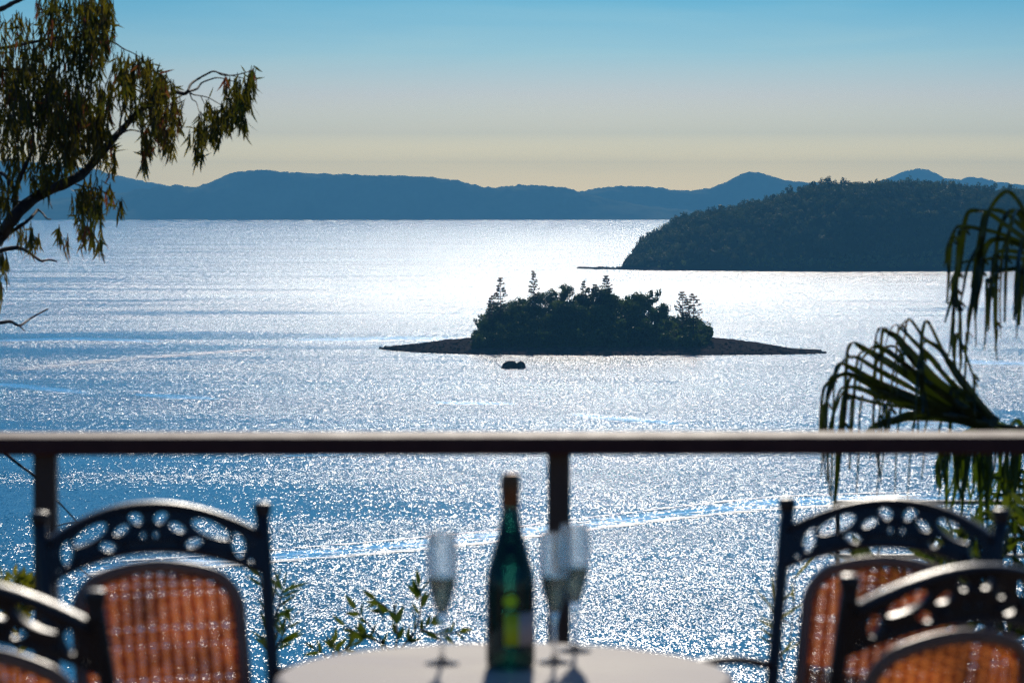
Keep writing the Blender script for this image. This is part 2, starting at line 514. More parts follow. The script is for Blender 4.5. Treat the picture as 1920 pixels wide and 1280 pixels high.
def scatter_join(spots, variants, rng_, name, m, smin=0.75, smax=1.25):
    Vs, Fs, n = [], [], 0
    for (x, y, z, sc_) in spots:
        v, f = variants[rng_.integers(len(variants))][:2]
        a = rng_.random() * 6.283; c, s = math.cos(a), math.sin(a)
        s3 = sc_ * (smin + (smax - smin) * rng_.random())
        q = v * s3
        w = np.empty_like(q)
        w[:, 0] = q[:, 0] * c - q[:, 1] * s + x; w[:, 1] = q[:, 0] * s + q[:, 1] * c + y; w[:, 2] = q[:, 2] * (0.85 + 0.4 * rng_.random()) + z
        Vs.append(w); Fs.append(f + n); n += len(v)
    return link(name, mesh_np(name, np.concatenate(Vs), np.concatenate(Fs)), m)

spots = []
xmax = at(2330, 400, HY).x
for _ in range(5200):
    x = HX[2] + (xmax - HX[2]) * rng.random()
    f = float(np.interp(x, HX, HF)); h = float(np.interp(x, HX, HH))
    if h < 2.2: continue
    y = f + 16 + 6 * min(1, h / 20) + (min(HY - f, (h - 1.6) * 9.0 + 14) + 30 - 22) * rng.random() ** 0.85
    z = headland_z(x, y)
    spots.append((x, y, z - 1.6, (0.62 + 0.5 * rng.random() ** 2.5) if h > 25 else 0.45 + 0.02 * h))
tag(scatter_join(spots, far_var, rng, 'forest', M['forest']), kind='stuff')
spots = []
for _ in range(260):
    px = 1180 + 620 * rng.random()
    x = at(px, 400, HY).x
    f = float(np.interp(x, HX, HF))
    if px < 1360 and rng.random() < 0.75: continue
    y = f + 15 + 20 * rng.random()
    spots.append((x, y, headland_z(x, y) - 0.8, 0.45 + 0.25 * rng.random()))
tag(scatter_join(spots, far_var, rng, 'shrubbery', M['shore_bush']), kind='stuff')

# emergent skyline trees, each its own thing
sky_tr = [(f'emergent{k}', link('crown', mesh_np('crown', *leaf_cloud(rng, 190, crown_lumps(rng, 3.4, 9.5, 5), 0.55)), M['forest']), link('trunk', trunk_mesh('trunk', 9, 0.3), M['bark'])) for k in range(5)]
def place_tree(name, protos, used, loc, s, rz, label, cat, group):
    t = empty(name, loc, rz); t.scale = (s, s, s)
    for pr in protos:
        o = pr if pr.name not in used else pr.copy()
        if pr.name in used: COL.objects.link(o)
        used.add(pr.name); o.parent = t
    return tag(t, label, cat, group)
used = set()
lone = {1330: 'lone small tree standing clear on the lower ridge line of the wooded headland', 1388: 'slim dark tree rising above the shoulder of the wooded headland',
        1422: 'taller round-headed tree breaking the skyline halfway up the wooded headland'}
sp_px = [1268, 1282, 1300, 1315, 1330, 1352, 1388, 1405, 1422, 1436, 1448, 1466, 1480, 1500, 1513, 1525, 1540, 1552, 1566, 1580, 1594, 1612, 1628, 1645, 1660, 1676, 1690,
         1702, 1718, 1730, 1744, 1756, 1770, 1788, 1800, 1815, 1832, 1850, 1862, 1880, 1896, 1912]
for i, px in enumerate(sp_px):
    x = at(px, 400, HY).x; y = HY - 10 + 20 * R.random()
    x = x * y / HY
    place_tree('skyline_tree', sky_tr[i % 5][1:], used, (x, y, headland_z(x, y) - 0.5), 1.05 + 0.75 * R.random() ** 1.5, R.random() * 6,
               lone.get(px, 'dark tree in the row along the skyline of the wooded headland'), 'tree', 'trees on the headland skyline')

# low reef tip of the headland
b = MB()
rr = random.Random(3)
def boulder(b, c, s, rr, n=7):
    vs, fs = [], []
    rings = 5
    for i in range(rings + 1):
        th = math.pi * i / rings
        for k in range(n):
            ph = 2 * math.pi * k / n + 0.4 * i
            q = 1 + 0.28 * (rr.random() - 0.5)
            vs.append((c[0] + s[0] * q * math.sin(th) * math.cos(ph), c[1] + s[1] * q * math.sin(th) * math.sin(ph), c[2] + s[2] * q * math.cos(th)))
    for i in range(rings):
        for k in range(n):
            k2 = (k + 1) % n
            fs.append((i * n + k, (i + 1) * n + k, (i + 1) * n + k2, i * n + k2))
    b.add(vs, fs)
for k in range(70):
    p = on_sea(1083 + 90 * rr.random() ** 0.8, 501 + 4 * rr.random())
    boulder(b, (p.x, p.y, 0.2), (1.2 + 2.0 * rr.random(), 1.5 + rr.random(), 0.5 + 1.0 * rr.random()), rr)
tag(b.build('reef_rocks', M['rock'], smooth=False), 'low dark reef of rocks trailing off the headland tip', 'rocks', kind='stuff')

# ------------------------------------------------------------------ small island
IT = [(700, 652.5), (745, 648), (790, 643), (840, 637), (880, 634), (950, 630), (1100, 627), (1250, 629), (1330, 632), (1370, 636), (1420, 642), (1460, 649), (1500, 655), (1545, 661.5)]
IB = [(700, 653), (745, 658), (800, 661.5), (880, 664.5), (1000, 666), (1150, 666.5), (1300, 666), (1430, 665), (1500, 664), (1545, 662)]
IYR = 1470.0
ipx = np.linspace(700, 1545, 170)
IX = np.array([at(p, 640, IYR).x for p in ipx])
IF = np.array([on_sea(p, y).y for p, y in zip(ipx, interp(ipx, IB))])
IR = np.array([IYR + 18 * math.sin(math.pi * (p - 700) / 845) for p in ipx])
IR = np.maximum(IR, IF + 4)
IH = np.array([max(0.15, at(p, y, r).z) for p, y, r in zip(ipx, interp(ipx, IT), IR)])
ITAP = np.array([math.sin(math.pi * (p - 700) / 845) for p in ipx])
IH = IH * np.minimum(1, ITAP * 14) - 0.10 * (1 - np.minimum(1, ITAP * 14))
def isle_z(x, y):
    h = float(np.interp(x, IX, IH)); f = float(np.interp(x, IX, IF)); r = float(np.interp(x, IX, IR))
    if y < f: return -0.5
    if y < r:
        u = (y - f) / (r - f); s = u ** 0.8
    else:
        u = (y - r) / (3.0 + 60.0 * float(np.interp(x, IX, ITAP))); s = 1 - u * u
    return max(-0.8, h * s) if h > 0 else -0.8
V = []; NYI = 40
for i, x in enumerate(IX):
    f, r = IF[i], IR[i]
    for j in range(NYI):
        v = j / (NYI - 1)
        y = f - 2 + (r + 66 - f) * v
        z = isle_z(x, y)
        nz_ = (0.55 * fbm(x, y, 1 / 5.0, 3) + 0.35 * mn.noise(Vector((x * 0.9, y * 0.9, 1)))) * min(1, max(0, z) * 0.7)
        V.append((x, y, z + nz_ * 0.8))
nx = len(IX)
F = [(i * NYI + j, (i + 1) * NYI + j, (i + 1) * NYI + j + 1, i * NYI + j + 1) for i in range(nx - 1) for j in range(NYI - 1)]
tag(link('island', mesh_np('island', V, F), M['shore']), kind='structure')
b = MB()
for k in range(1500):
    i = rr.randrange(2, nx - 2)
    x = IX[i] + rr.uniform(-1, 1); f, r = IF[i], IR[i]
    y = f + (r - f) * rr.random() ** 1.2 * 0.9
    s = 0.18 + 0.55 * rr.random() ** 2.5
    boulder(b, (x, y, isle_z(x, y) + s * 0.2), (s * 1.2, s * 1.1, s * 0.8), rr, 5)
tag(b.build('beach_rocks', M['rock']), 'loose dark rocks strewn over the shore of the small island', 'rocks', kind='stuff')

# canopy outline of the island's trees (photograph pixels)
CAN = [(882, 632), (890, 612), (905, 592), (920, 575), (945, 560), (975, 553), (1000, 549), (1025, 538), (1045, 530), (1065, 535), (1085, 547), (1105, 550), (1120, 535), (1140, 538), (1158, 556),
       (1175, 552), (1195, 545), (1215, 547), (1230, 558), (1245, 575), (1262, 588), (1290, 598), (1310, 612), (1330, 628)]
near_var = []
for k in range(7):
    cl = crown_lumps(rng, 4.2 + 0.8 * rng.random(), 9.0, 10)
    near_var.append(link('crown', mesh_np('crown', *leaf_cloud(rng, 950, cl, 0.42)), M['isle']))
near_trunk = link('trunk', trunk_mesh('trunk', 8.5, 0.28), M['bark'])
used2 = set()
gi = 0
for row, (dy, frac) in enumerate([(22, 1.0), (8, 0.74), (-6, 0.5), (-20, 0.30), (-28, 0.16)]):
    n = [19, 18, 17, 16, 14][row]
    for k in range(n):
        px = 902 + (1312 - 902) * (k + 0.5 + 0.6 * (R.random() - 0.5)) / n
        top_py = float(interp([px], CAN)[0])
        y = IYR + dy + 6 * (R.random() - 0.5)
        x = at(px, 600, y).x
        g = isle_z(x, y)
        ztop = at(px, top_py + 2, IYR + 18).z
        z_want = g + (ztop - g) * frac * (0.92 + 0.12 * R.random())
        s = 0.85 + 0.5 * R.random() if row < 3 else 0.6 + 0.3 * R.random()
        hgt = 9.6 * s
        if z_want - hgt < g - 3.0: s = max(0.3, (z_want - g + 3.0) / 9.6); hgt = 9.6 * s
        base = z_want - hgt
        edge = 'shoreline' if row >= 3 else 'upper' if row == 0 else 'middle'
        lab = {'shoreline': 'low leafy tree at the rocky shore edge of the small island wood', 'upper': 'round-crowned tree along the top of the small island wood',
               'middle': 'dark leafy tree packed inside the small island wood'}[edge]
        t = place_tree('island_tree', [near_var[gi % 7], near_trunk], used2, (x, y, base), s, R.random() * 6, lab, 'tree', 'leafy trees on the small island, ' + edge)
        # stretch the trunk to the ground
        for ch in t.children:
            if ch.name.startswith('trunk'):
                dz = (base - g) / s
                ch.location.z = 0
                ch.scale.z = 1
                if dz > 0.5:
                    ch.location.z = -dz; ch.scale.z = (6.5 + dz) / 6.5
        gi += 1
for px, fr_ in ((1052, 0.72), (1066, 0.62), (1078, 0.78), (1090, 0.6), (1100, 0.7)):
    y = IYR + 2; x = at(px, 600, y).x; g = isle_z(x, y)
    zt_ = g + (at(px, float(interp([px], CAN)[0]), IYR + 18).z - g) * fr_
    t = place_tree('island_tree', [near_var[gi % 7], near_trunk], used2, (x, y, zt_ - 10.0), 1.04, R.random() * 6, 'dark leafy tree packed inside the small island wood', 'tree', 'leafy trees on the small island, middle')
    for ch in t.children:
        if ch.name.startswith('trunk'):
            dz = max(0.0, zt_ - 10.0 - g) / 1.04; ch.location.z = -dz; ch.scale.z = (6.5 + dz) / 6.5
    gi += 1
# dense undergrowth between them
spots = []
uv_ = [leaf_cloud(rng, 220, crown_lumps(rng, 2.6, 4.5, 5), 0.42) for _ in range(5)]
for _ in range(760):
    px = 890 + 440 * rng.random(); y = IYR - 30 + 62 * rng.random()
    x = at(px, 600, y).x
    g = isle_z(x, y); ztop = at(px, float(interp([px], CAN)[0]), IYR + 18).z
    lim = max(0.0, min(1, (y - (IYR - 30)) / 55))
    spots.append((x, y, g - 1 + max(0, (ztop - g) * lim * 0.85) * rng.random(), 0.75 + 0.4 * rng.random()))
tag(scatter_join(spots, uv_, rng, 'undergrowth', M['isle']), kind='stuff')

def hoop_pine(px, py_top, py_base, Y, spread, seed, label, sparse=0.75):
    r_ = np.random.default_rng(seed)
    top, base = at(px, py_top, Y), at(px, py_base, Y)
    g = isle_z(top.x, Y)
    base.z = min(base.z, g)
    H = top.z - base.z
    t = empty('hoop_pine', (base.x, Y, base.z))
    b = MB(); b.tube([(0, 0, -0.5), (0.1, 0, H * 0.5), (0, 0, H)], [0.38, 0.24, 0.05], 7)
    b.build('trunk', M['bark'], t)
    zlow = H * 0.30
    br = MB(); LV, LF, n = [], [], 0
    nwh = max(5, int((H - zlow) / 1.15))
    for w in range(nwh):
        f = w / (nwh - 1)
        z = zlow + (H - zlow) * f
        L = spread * (0.35 + 0.65 * math.sin(math.pi * min(1, 0.28 + 0.72 * (1 - f)))) * (1 - 0.75 * f ** 2.2)
        for k in range(6):
            if r_.random() > sparse: continue
            a = r_.random() * 6.283
            l = L * (0.65 + 0.5 * r_.random()); up = l * (0.05 + 0.28 * r_.random())
            d = np.array([math.cos(a), math.sin(a)])
            e = (d[0] * l, d[1] * l, z + up)
            br.tube([(0, 0, z), (d[0] * l * 0.5, d[1] * l * 0.5, z + up * 0.3), e], [0.09, 0.07, 0.04], 4)
            lumps = [(d[0] * l * q, d[1] * l * q, z + up * q * q + 0.1, 0.30 + 0.32 * r_.random()) for q in (0.55, 0.8, 1.0)]
            v, f_ = leaf_cloud(r_, 80, lumps, 0.21, (1, 1, 0.8))
            LV.append(v); LF.append(f_ + n); n += len(v)
    v, f_ = leaf_cloud(r_, 60, [(0, 0, H - 0.4, 0.5), (0, 0, H - 1.2, 0.6)], 0.17); LV.append(v); LF.append(f_ + n)
    br.build('branches', M['bark'], t)
    link('crown', mesh_np('crown', np.concatenate(LV), np.concatenate(LF)), M['pine'], t)
    tag(t, label, 'tree', 'hoop pines on the small island')
hoop_pine(938, 523, 625, 1478, 4.6, 1, 'spiky hoop pine at the left end of the small island wood')
hoop_pine(922, 556, 625, 1474, 3.2, 8, 'shorter hoop pine leaning out at the far left edge of the island wood')
hoop_pine(1001, 510, 615, 1486, 3.4, 2, 'tallest thin hoop pine rising above the small island wood')
hoop_pine(1094, 529, 610, 1488, 2.4, 3, 'small hoop pine tip in the dip of the island canopy')
hoop_pine(1137, 519, 605, 1487, 4.8, 4, 'broad hoop pine beside the domed middle of the island canopy', 0.95)
hoop_pine(1116, 535, 605, 1485, 4.4, 5, 'lower hoop pine just left of the broad middle pine', 0.95)
hoop_pine(1279, 549, 632, 1466, 5.0, 6, 'dense hoop pine at the right end of the island wood', 0.95)
hoop_pine(1300, 553, 632, 1462, 5.0, 7, 'layered hoop pine nearest the bare right spit of the island', 0.95)

def lone_rock(pxs, label, seed):
    r_ = random.Random(seed)
    (xl, yb), (xr, _), (xm, yt) = pxs
    a, c = on_sea(xl, yb), on_sea(xr, yb); m_ = (a + c) / 2
    h = at(xm, yt, m_.y).z
    w = (c.x - a.x) / 2
    t = MB()
    vs, fs = [], []
    n, rings = 14, 7
    for i in range(rings + 1):
        f = i / rings
        for k in range(n):
            an = 2 * math.pi * k / n
            q = math.cos(f * math.pi / 2) ** 0.95 * (1 + 0.16 * (r_.random() - 0.5))
            vs.append((w * q * math.cos(an) + (at(xm, yt, m_.y).x - m_.x) * f, w * 0.8 * q * math.sin(an), -0.5 + (h + 0.5) * (math.sin(f * math.pi / 2) + 0.05 * (r_.random() - 0.5))))
    for i in range(rings):
        for k in range(n):
            k2 = (k + 1) % n
            fs.append((i * n + k, i * n + k2, (i + 1) * n + k2, (i + 1) * n + k))
    t.add(vs, fs)
    o = t.build('rock', M['rock']); o.location = (m_.x, m_.y, 0)
    tag(o, label, 'rock', 'rocks standing in the water before the island')
lone_rock(((939, 690), (973, 690), (958, 676)), 'larger dark rock standing in the water in front of the small island', 4)
lone_rock(((964, 690), (986, 690), (977, 677)), 'smaller dark rock close against the larger rock in the water', 9)
#--FOREGROUND--
# ------------------------------------------------------------------ hillside below the house
def ground_z(x, y):
    z = 66.0 if y < 7.5 else 66.0 - 0.345 * (y - 7.5)
    return z + 0.25 * fbm(x, y, 1 / 4.0, 3)
V, F = [], []
gx = np.linspace(-160, 160, 81); gy = np.concatenate([np.linspace(-60, 7, 12), np.linspace(8, 60, 40), np.linspace(64, 206, 36)])
for x in gx:
    for y in gy: V.append((x, y, ground_z(x, y)))
ny_ = len(gy)
F = [(i * ny_ + j, (i + 1) * ny_ + j, (i + 1) * ny_ + j + 1, i * ny_ + j + 1) for i in range(len(gx) - 1) for j in range(ny_ - 1)]
M['hillside'] = mottled('hillside_soil', (0.03, 0.035, 0.015), (0.08, 0.07, 0.04), 0.8, 0.95, 0.4, 5, coords='pos', spec=0.1)
tag(link('hillside', mesh_np('hillside', V, F), M['hillside'], smooth=True), kind='structure')

# ------------------------------------------------------------------ wake and slicks on the water
def foam_material(name, thr, col=(0.78, 0.80, 0.82), sc_=(0.10, 1.0, 1.0), scale=0.9):
    t = NT(name)
    P = t.pos()
    n = t.noise(t.vmath('MULTIPLY', P, sc_), scale, 5.0, 0.7)
    at_ = t.node('ShaderNodeAttribute', attribute_name='fade')
    k = t.math('MULTIPLY', at_.outputs['Fac'], 0.5)
    k = t.math('ADD', n.outputs['Fac'], k)
    f = t.node('ShaderNodeMapRange'); f.inputs['From Min'].default_value = thr; f.inputs['From Max'].default_value = thr + 0.14
    t.link(k, f.inputs['Value'])
    d = t.node('ShaderNodeBsdfPrincipled', Roughness=0.6)
    d.inputs['Base Color'].default_value = (*col, 1)
    d.inputs['Specular IOR Level'].default_value = 0.35
    tr = t.node('ShaderNodeBsdfTransparent')
    mx = t.node('ShaderNodeMixShader')
    t.link(f.outputs[0], mx.inputs[0]); t.link(tr.outputs[0], mx.inputs[1]); t.link(d.outputs[0], mx.inputs[2])
    t.link(mx.outputs[0], t.out.inputs['Surface'])
    return t.m
M['foam'] = foam_material('wake_foam', 0.91)
M['thin_foam'] = foam_material('thin_wake_foam', 0.97)
M['slick'] = None
def slick_material():
    m = sea_material('calm_water', 0.72, 0.4)
    nt = m.node_tree; n, l = nt.nodes, nt.links
    out = [x for x in n if x.type == 'OUTPUT_MATERIAL'][0]
    pr = n['water']
    a = n.new('ShaderNodeAttribute'); a.attribute_name = 'fade'
    g = n.new('ShaderNodeNewGeometry'); vm = n.new('ShaderNodeVectorMath'); vm.operation = 'MULTIPLY'; vm.inputs[1].default_value = (0.12, 0.7, 1)
    l.new(g.outputs['Position'], vm.inputs[0])
    nz = n.new('ShaderNodeTexNoise'); nz.inputs['Scale'].default_value = 0.35; nz.inputs['Detail'].default_value = 4
    l.new(vm.outputs[0], nz.inputs['Vector'])
    ad = n.new('ShaderNodeMath'); ad.operation = 'MULTIPLY_ADD'; ad.inputs[1].default_value = 0.6
    l.new(a.outputs['Fac'], ad.inputs[0]); l.new(nz.outputs['Fac'], ad.inputs[2])
    mr_ = n.new('ShaderNodeMapRange'); mr_.inputs['From Min'].default_value = 0.70; mr_.inputs['From Max'].default_value = 1.08
    l.new(ad.outputs[0], mr_.inputs['Value'])
    tr = n.new('ShaderNodeBsdfTransparent'); mx = n.new('ShaderNodeMixShader')
    l.new(mr_.outputs[0], mx.inputs[0]); l.new(tr.outputs[0], mx.inputs[1]); l.new(pr.outputs[0], mx.inputs[2])
    l.new(mx.outputs[0], out.inputs['Surface'])
    return m
M['slick'] = slick_material()

def sea_ribbons(name, items, mats, z0):
    """items: (px path [(x,y,halfheight px)], material index, z)"""
    V, F, fade, mi = [], [], [], []
    for path, k, dz in items:
        P = smooth_path([(p[0], p[1], p[2]) for p in path], 8)
        b0 = len(V); m_ = 7
        for i, p in enumerate(P):
            u = i / (len(P) - 1)
            endf = min(1, 6 * u, 6 * (1 - u))
            for j in range(m_):
                v = j / (m_ - 1) * 2 - 1
                w = on_sea(p.x, p.y + v * p.z)
                V.append((w.x, w.y, z0 + dz)); fade.append((1 - abs(v) ** 1.6) * endf)
        for i in range(len(P) - 1):
            for j in range(m_ - 1):
                F.append((b0 + i * m_ + j, b0 + (i + 1) * m_ + j, b0 + (i + 1) * m_ + j + 1, b0 + i * m_ + j + 1)); mi.append(k)
    me = mesh_np(name, V, F)
    for m in mats: me.materials.append(m)
    me.polygons.foreach_set('material_index', np.array(mi, dtype=np.int32))
    a = me.attributes.new('fade', 'FLOAT', 'POINT'); a.data.foreach_set('value', np.array(fade, dtype=np.float32))
    return tag(link(name, me), kind='stuff')

WK = [(-80, 1130), (60, 1092), (200, 1068), (350, 1058), (500, 1045), (700, 1029), (900, 1010), (1030, 993), (1150, 978), (1300, 960), (1450, 945), (1600, 939), (1750, 936), (1950, 936), (2150, 938)]
off = lambda dy, h: [(x, y + dy, h) for x, y in WK]
sea_ribbons('calm_water', [
    ([(x, y - 2, 14) for x, y in WK], 0, 0.0),
    ([(520, 637, 5), (640, 636, 7), (760, 634, 7), (900, 636, 5)], 0, 0.01),
    ([(-60, 716, 4), (40, 724, 8), (110, 731, 8), (190, 738, 4)], 0, 0.02),
    ([(240, 740, 4), (330, 744, 7), (420, 748, 4)], 0, 0.03),
    ([(800, 754, 3), (880, 756, 5), (980, 757, 3)], 0, 0.04),
    ([(1060, 776, 4), (1150, 785, 8), (1300, 796, 5)], 0, 0.05),
    ([(1750, 668, 4), (1850, 680, 9), (2000, 682, 6)], 0, 0.06),
    ([(-40, 640, 4), (150, 636, 6), (330, 642, 4)], 0, 0.07),
    ([(520, 856, 3), (600, 853, 7), (700, 851, 4)], 0, 0.11),
], [M['slick']], 0.03)
sea_ribbons('boat_wake', [
    ([(x, y + 9, 7.5) for x, y in WK], 0, 0.0),
    ([(x, y + 1, 3.0) for x, y in WK], 1, 0.01),
    ([(x, y - 6, 2.0) for x, y in WK], 1, 0.02),
    ([(x, y - 13, 3.0) for x, y in WK], 0, 0.03),
    ([(120, 1085, 12), (250, 1068, 16), (380, 1056, 14), (520, 1050, 6)], 0, 0.04),
    ([(-60, 702, 12), (100, 686, 14), (250, 672, 12), (420, 660, 8), (600, 650, 4)], 1, 0.05),
], [M['foam'], M['thin_foam']], 0.16)

# ------------------------------------------------------------------ near plants
M['gum_leaf'] = leafy('gum_leaves', (0.030, 0.042, 0.013), (0.088, 0.072, 0.018), 0.5, 1.1, tint=(1.55, 1.5, 0.35), gloss=0.5, detail=3, sp=0.2)
M['gum_red'] = leafy('gum_leaves_reddish', (0.10, 0.035, 0.018), (0.13, 0.06, 0.03), 0.5, 2.0, tint=(1.4, 1.1, 0.8), gloss=0.4)
M['gum_bark'] = mottled('gum_bark', (0.030, 0.022, 0.020), (0.085, 0.068, 0.062), 7, 0.8, 0.7, 5, stretch=(1, 1, 0.3), spec=0.2)
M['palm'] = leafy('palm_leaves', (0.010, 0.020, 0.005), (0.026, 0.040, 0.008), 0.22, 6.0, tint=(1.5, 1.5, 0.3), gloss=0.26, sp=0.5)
M['palm_bright'] = leafy('bright_palm_leaves', (0.022, 0.045, 0.008), (0.060, 0.090, 0.014), 0.42, 6.0, tint=(1.5, 1.5, 0.3), gloss=0.3, sp=0.4)  # brighter green, for the leaves of the lowest frond
M['shrub'] = leafy('shrub_leaves', (0.028, 0.055, 0.012), (0.065, 0.09, 0.02), 0.42, 3.0, tint=(1.6, 1.5, 0.3), gloss=0.3, sp=0.5)
M['lime'] = leafy('lime_leaves', (0.10, 0.12, 0.015), (0.22, 0.20, 0.03), 0.45, 8.0, tint=(1.5, 1.4, 0.4), gloss=0.4, sp=0.4)

GY = 28.0
gum = empty('gum_tree', at(-170, 500, GY) * 1.0)
gum.location = (at(-150, 500, GY).x, GY, ground_z(at(-150, 500, GY).x, GY))
gum_off = -Vector(gum.location)
rg = random.Random(21)
def gpath(pts, Y=GY, wob=0.25, k=5):
    out = []
    for i, (x, y) in enumerate(pts):
        out.append(at(x, y, Y + wob * math.sin(i * 1.7 + x * 0.013)) + gum_off)
    return smooth_path(out, k)
BR = [  # (path, start px width, end px width)
    ([(-152, 1400), (-140, 900), (-110, 640), (-60, 510), (-20, 462), (5, 437), (22, 412), (46, 386), (80, 362), (120, 345), (155, 326), (178, 301), (195, 282), (215, 258), (232, 240), (260, 210), (300, 186), (326, 173), (345, 176), (353, 171)], 46, 6),
    ([(352, 172), (358, 158), (372, 148), (388, 139), (402, 134), (418, 141), (440, 141), (458, 137), (474, 131)], 5.5, 1.6),
    ([(352, 172), (369, 167), (378, 156), (392, 150), (408, 146), (428, 150), (448, 156)], 5.0, 1.5),
    ([(354, 173), (364, 178), (378, 180), (392, 184), (406, 192), (420, 200)], 3.2, 1.3),
    ([(356, 174), (360, 186), (368, 192), (373, 208), (380, 224)], 2.8, 1.1),
    ([(376, 180), (384, 196), (390, 208)], 2.0, 1.0),
    ([(405, 135), (425, 140), (452, 146), (466, 150)], 2.4, 1.0),
    ([(33, 402), (28, 372), (34, 342), (50, 306), (60, 282), (62, 250), (58, 210), (64, 170)], 13, 4),
    ([(-40, 318), (0, 324), (14, 334), (24, 352), (31, 372)], 6, 9),
    ([(-30, 372), (10, 372), (36, 378), (52, 374), (66, 366)], 4, 3),
    ([(-10, 446), (18, 436), (42, 421), (58, 408), (71, 393)], 10, 5),
    ([(71, 393), (80, 400), (88, 410), (95, 411)], 4.5, 2.2),
    ([(-20, 480), (2, 470), (18, 466), (38, 465), (55, 474), (66, 482), (78, 489), (92, 487), (107, 490)], 11, 3),
    ([(70, 483), (80, 492)], 2.5, 1.2),
    ([(-60, 612), (0, 605), (20, 603), (37, 610), (60, 595), (90, 579)], 9, 2.5),
    ([(36, 610), (46, 620)], 3.5, 2),
    ([(-50, 30), (0, 18), (24, 6), (48, -4), (80, -14)], 12, 6),
    ([(-40, 96), (20, 88), (60, 80), (100, 72), (150, 70), (196, 74), (214, 80), (232, 92), (250, 100), (268, 112)], 7, 1.6),
    ([(-40, 134), (20, 131), (52, 134), (74, 152), (104, 176), (140, 196)], 6, 3),
    ([(215, 258), (228, 250), (244, 244), (262, 247), (270, 252)], 4.5, 2),
    ([(224, 248), (226, 226), (232, 204), (236, 186)], 5, 2),
    ([(236, 236), (244, 214), (250, 196), (262, 180)], 4.5, 1.8),
    ([(262, 208), (280, 200), (296, 200), (312, 206)], 3.5, 1.5),
    ([(130, 340), (150, 348), (172, 352), (196, 360), (214, 372)], 3.5, 1.4),
    ([(96, 356), (92, 372), (98, 392)], 3.0, 1.4),
    ([(-60, 840), (0, 846), (22, 860), (40, 874), (64, 892), (100, 930), (128, 960), (150, 984)], 7, 2),
    ([(98, 990), (118, 982), (140, 978), (190, 972)], 2.5, 1.5),
    ([(150, 1066), (170, 1080), (195, 1090)], 2.0, 1.2),
]
for i, (pts, w0, w1) in enumerate(BR):
    Pp = gpath(pts, GY if i not in (25, 26, 27) else 24.0)
    n = len(Pp)
    q = GY / FP / 2
    rad = [(w0 + (w1 - w0) * (k / (n - 1)) ** 0.8) * q * (1 + 0.10 * math.sin(k * 1.9 + i)) for k in range(n)]
    if i == 0:
        rad = [r * 1.0 for r in rad]
        # thick trunk, slimmer once it is in view
        tot = n - 1
        rad = [max(3.0 * q, float(np.interp(k / tot, [0, 0.12, 0.25, 0.40, 0.7, 1.0], [60, 44, 27, 22, 13, 6.5]))* q * (1 + 0.06 * math.sin(k * 1.3))) for k in range(n)]
    bb = MB(); bb.tube(Pp, rad, 8 if w0 > 5 else 6)
    bb.build('trunk' if i == 0 else 'branch', M['gum_bark'], gum, smooth=True)

def leaf_geom(V, F, base, direc, L, W, rg, curl=0.25):
    """narrow curved leaf: 8 verts"""
    d = direc.normalized()
    side = d.cross(Vector((rg.uniform(-1, 1), rg.uniform(-1, 1), rg.uniform(-0.3, 0.3)))).normalized()
    nrm = d.cross(side)
    b0 = len(V)
    bend = side * (curl * L * rg.uniform(-1, 1)) + nrm * (0.15 * L * rg.uniform(-1, 1))
    for t_, w_ in ((0, 0.15), (0.3, 1.0), (0.65, 0.75), (1.0, 0.06)):
        c = base + d * (L * t_) + bend * (t_ * t_)
        V.append(tuple(c - side * (W * w_ / 2))); V.append(tuple(c + side * (W * w_ / 2)))
    for k in range(3):
        F.append((b0 + 2 * k, b0 + 2 * k + 1, b0 + 2 * k + 3, b0 + 2 * k + 2))

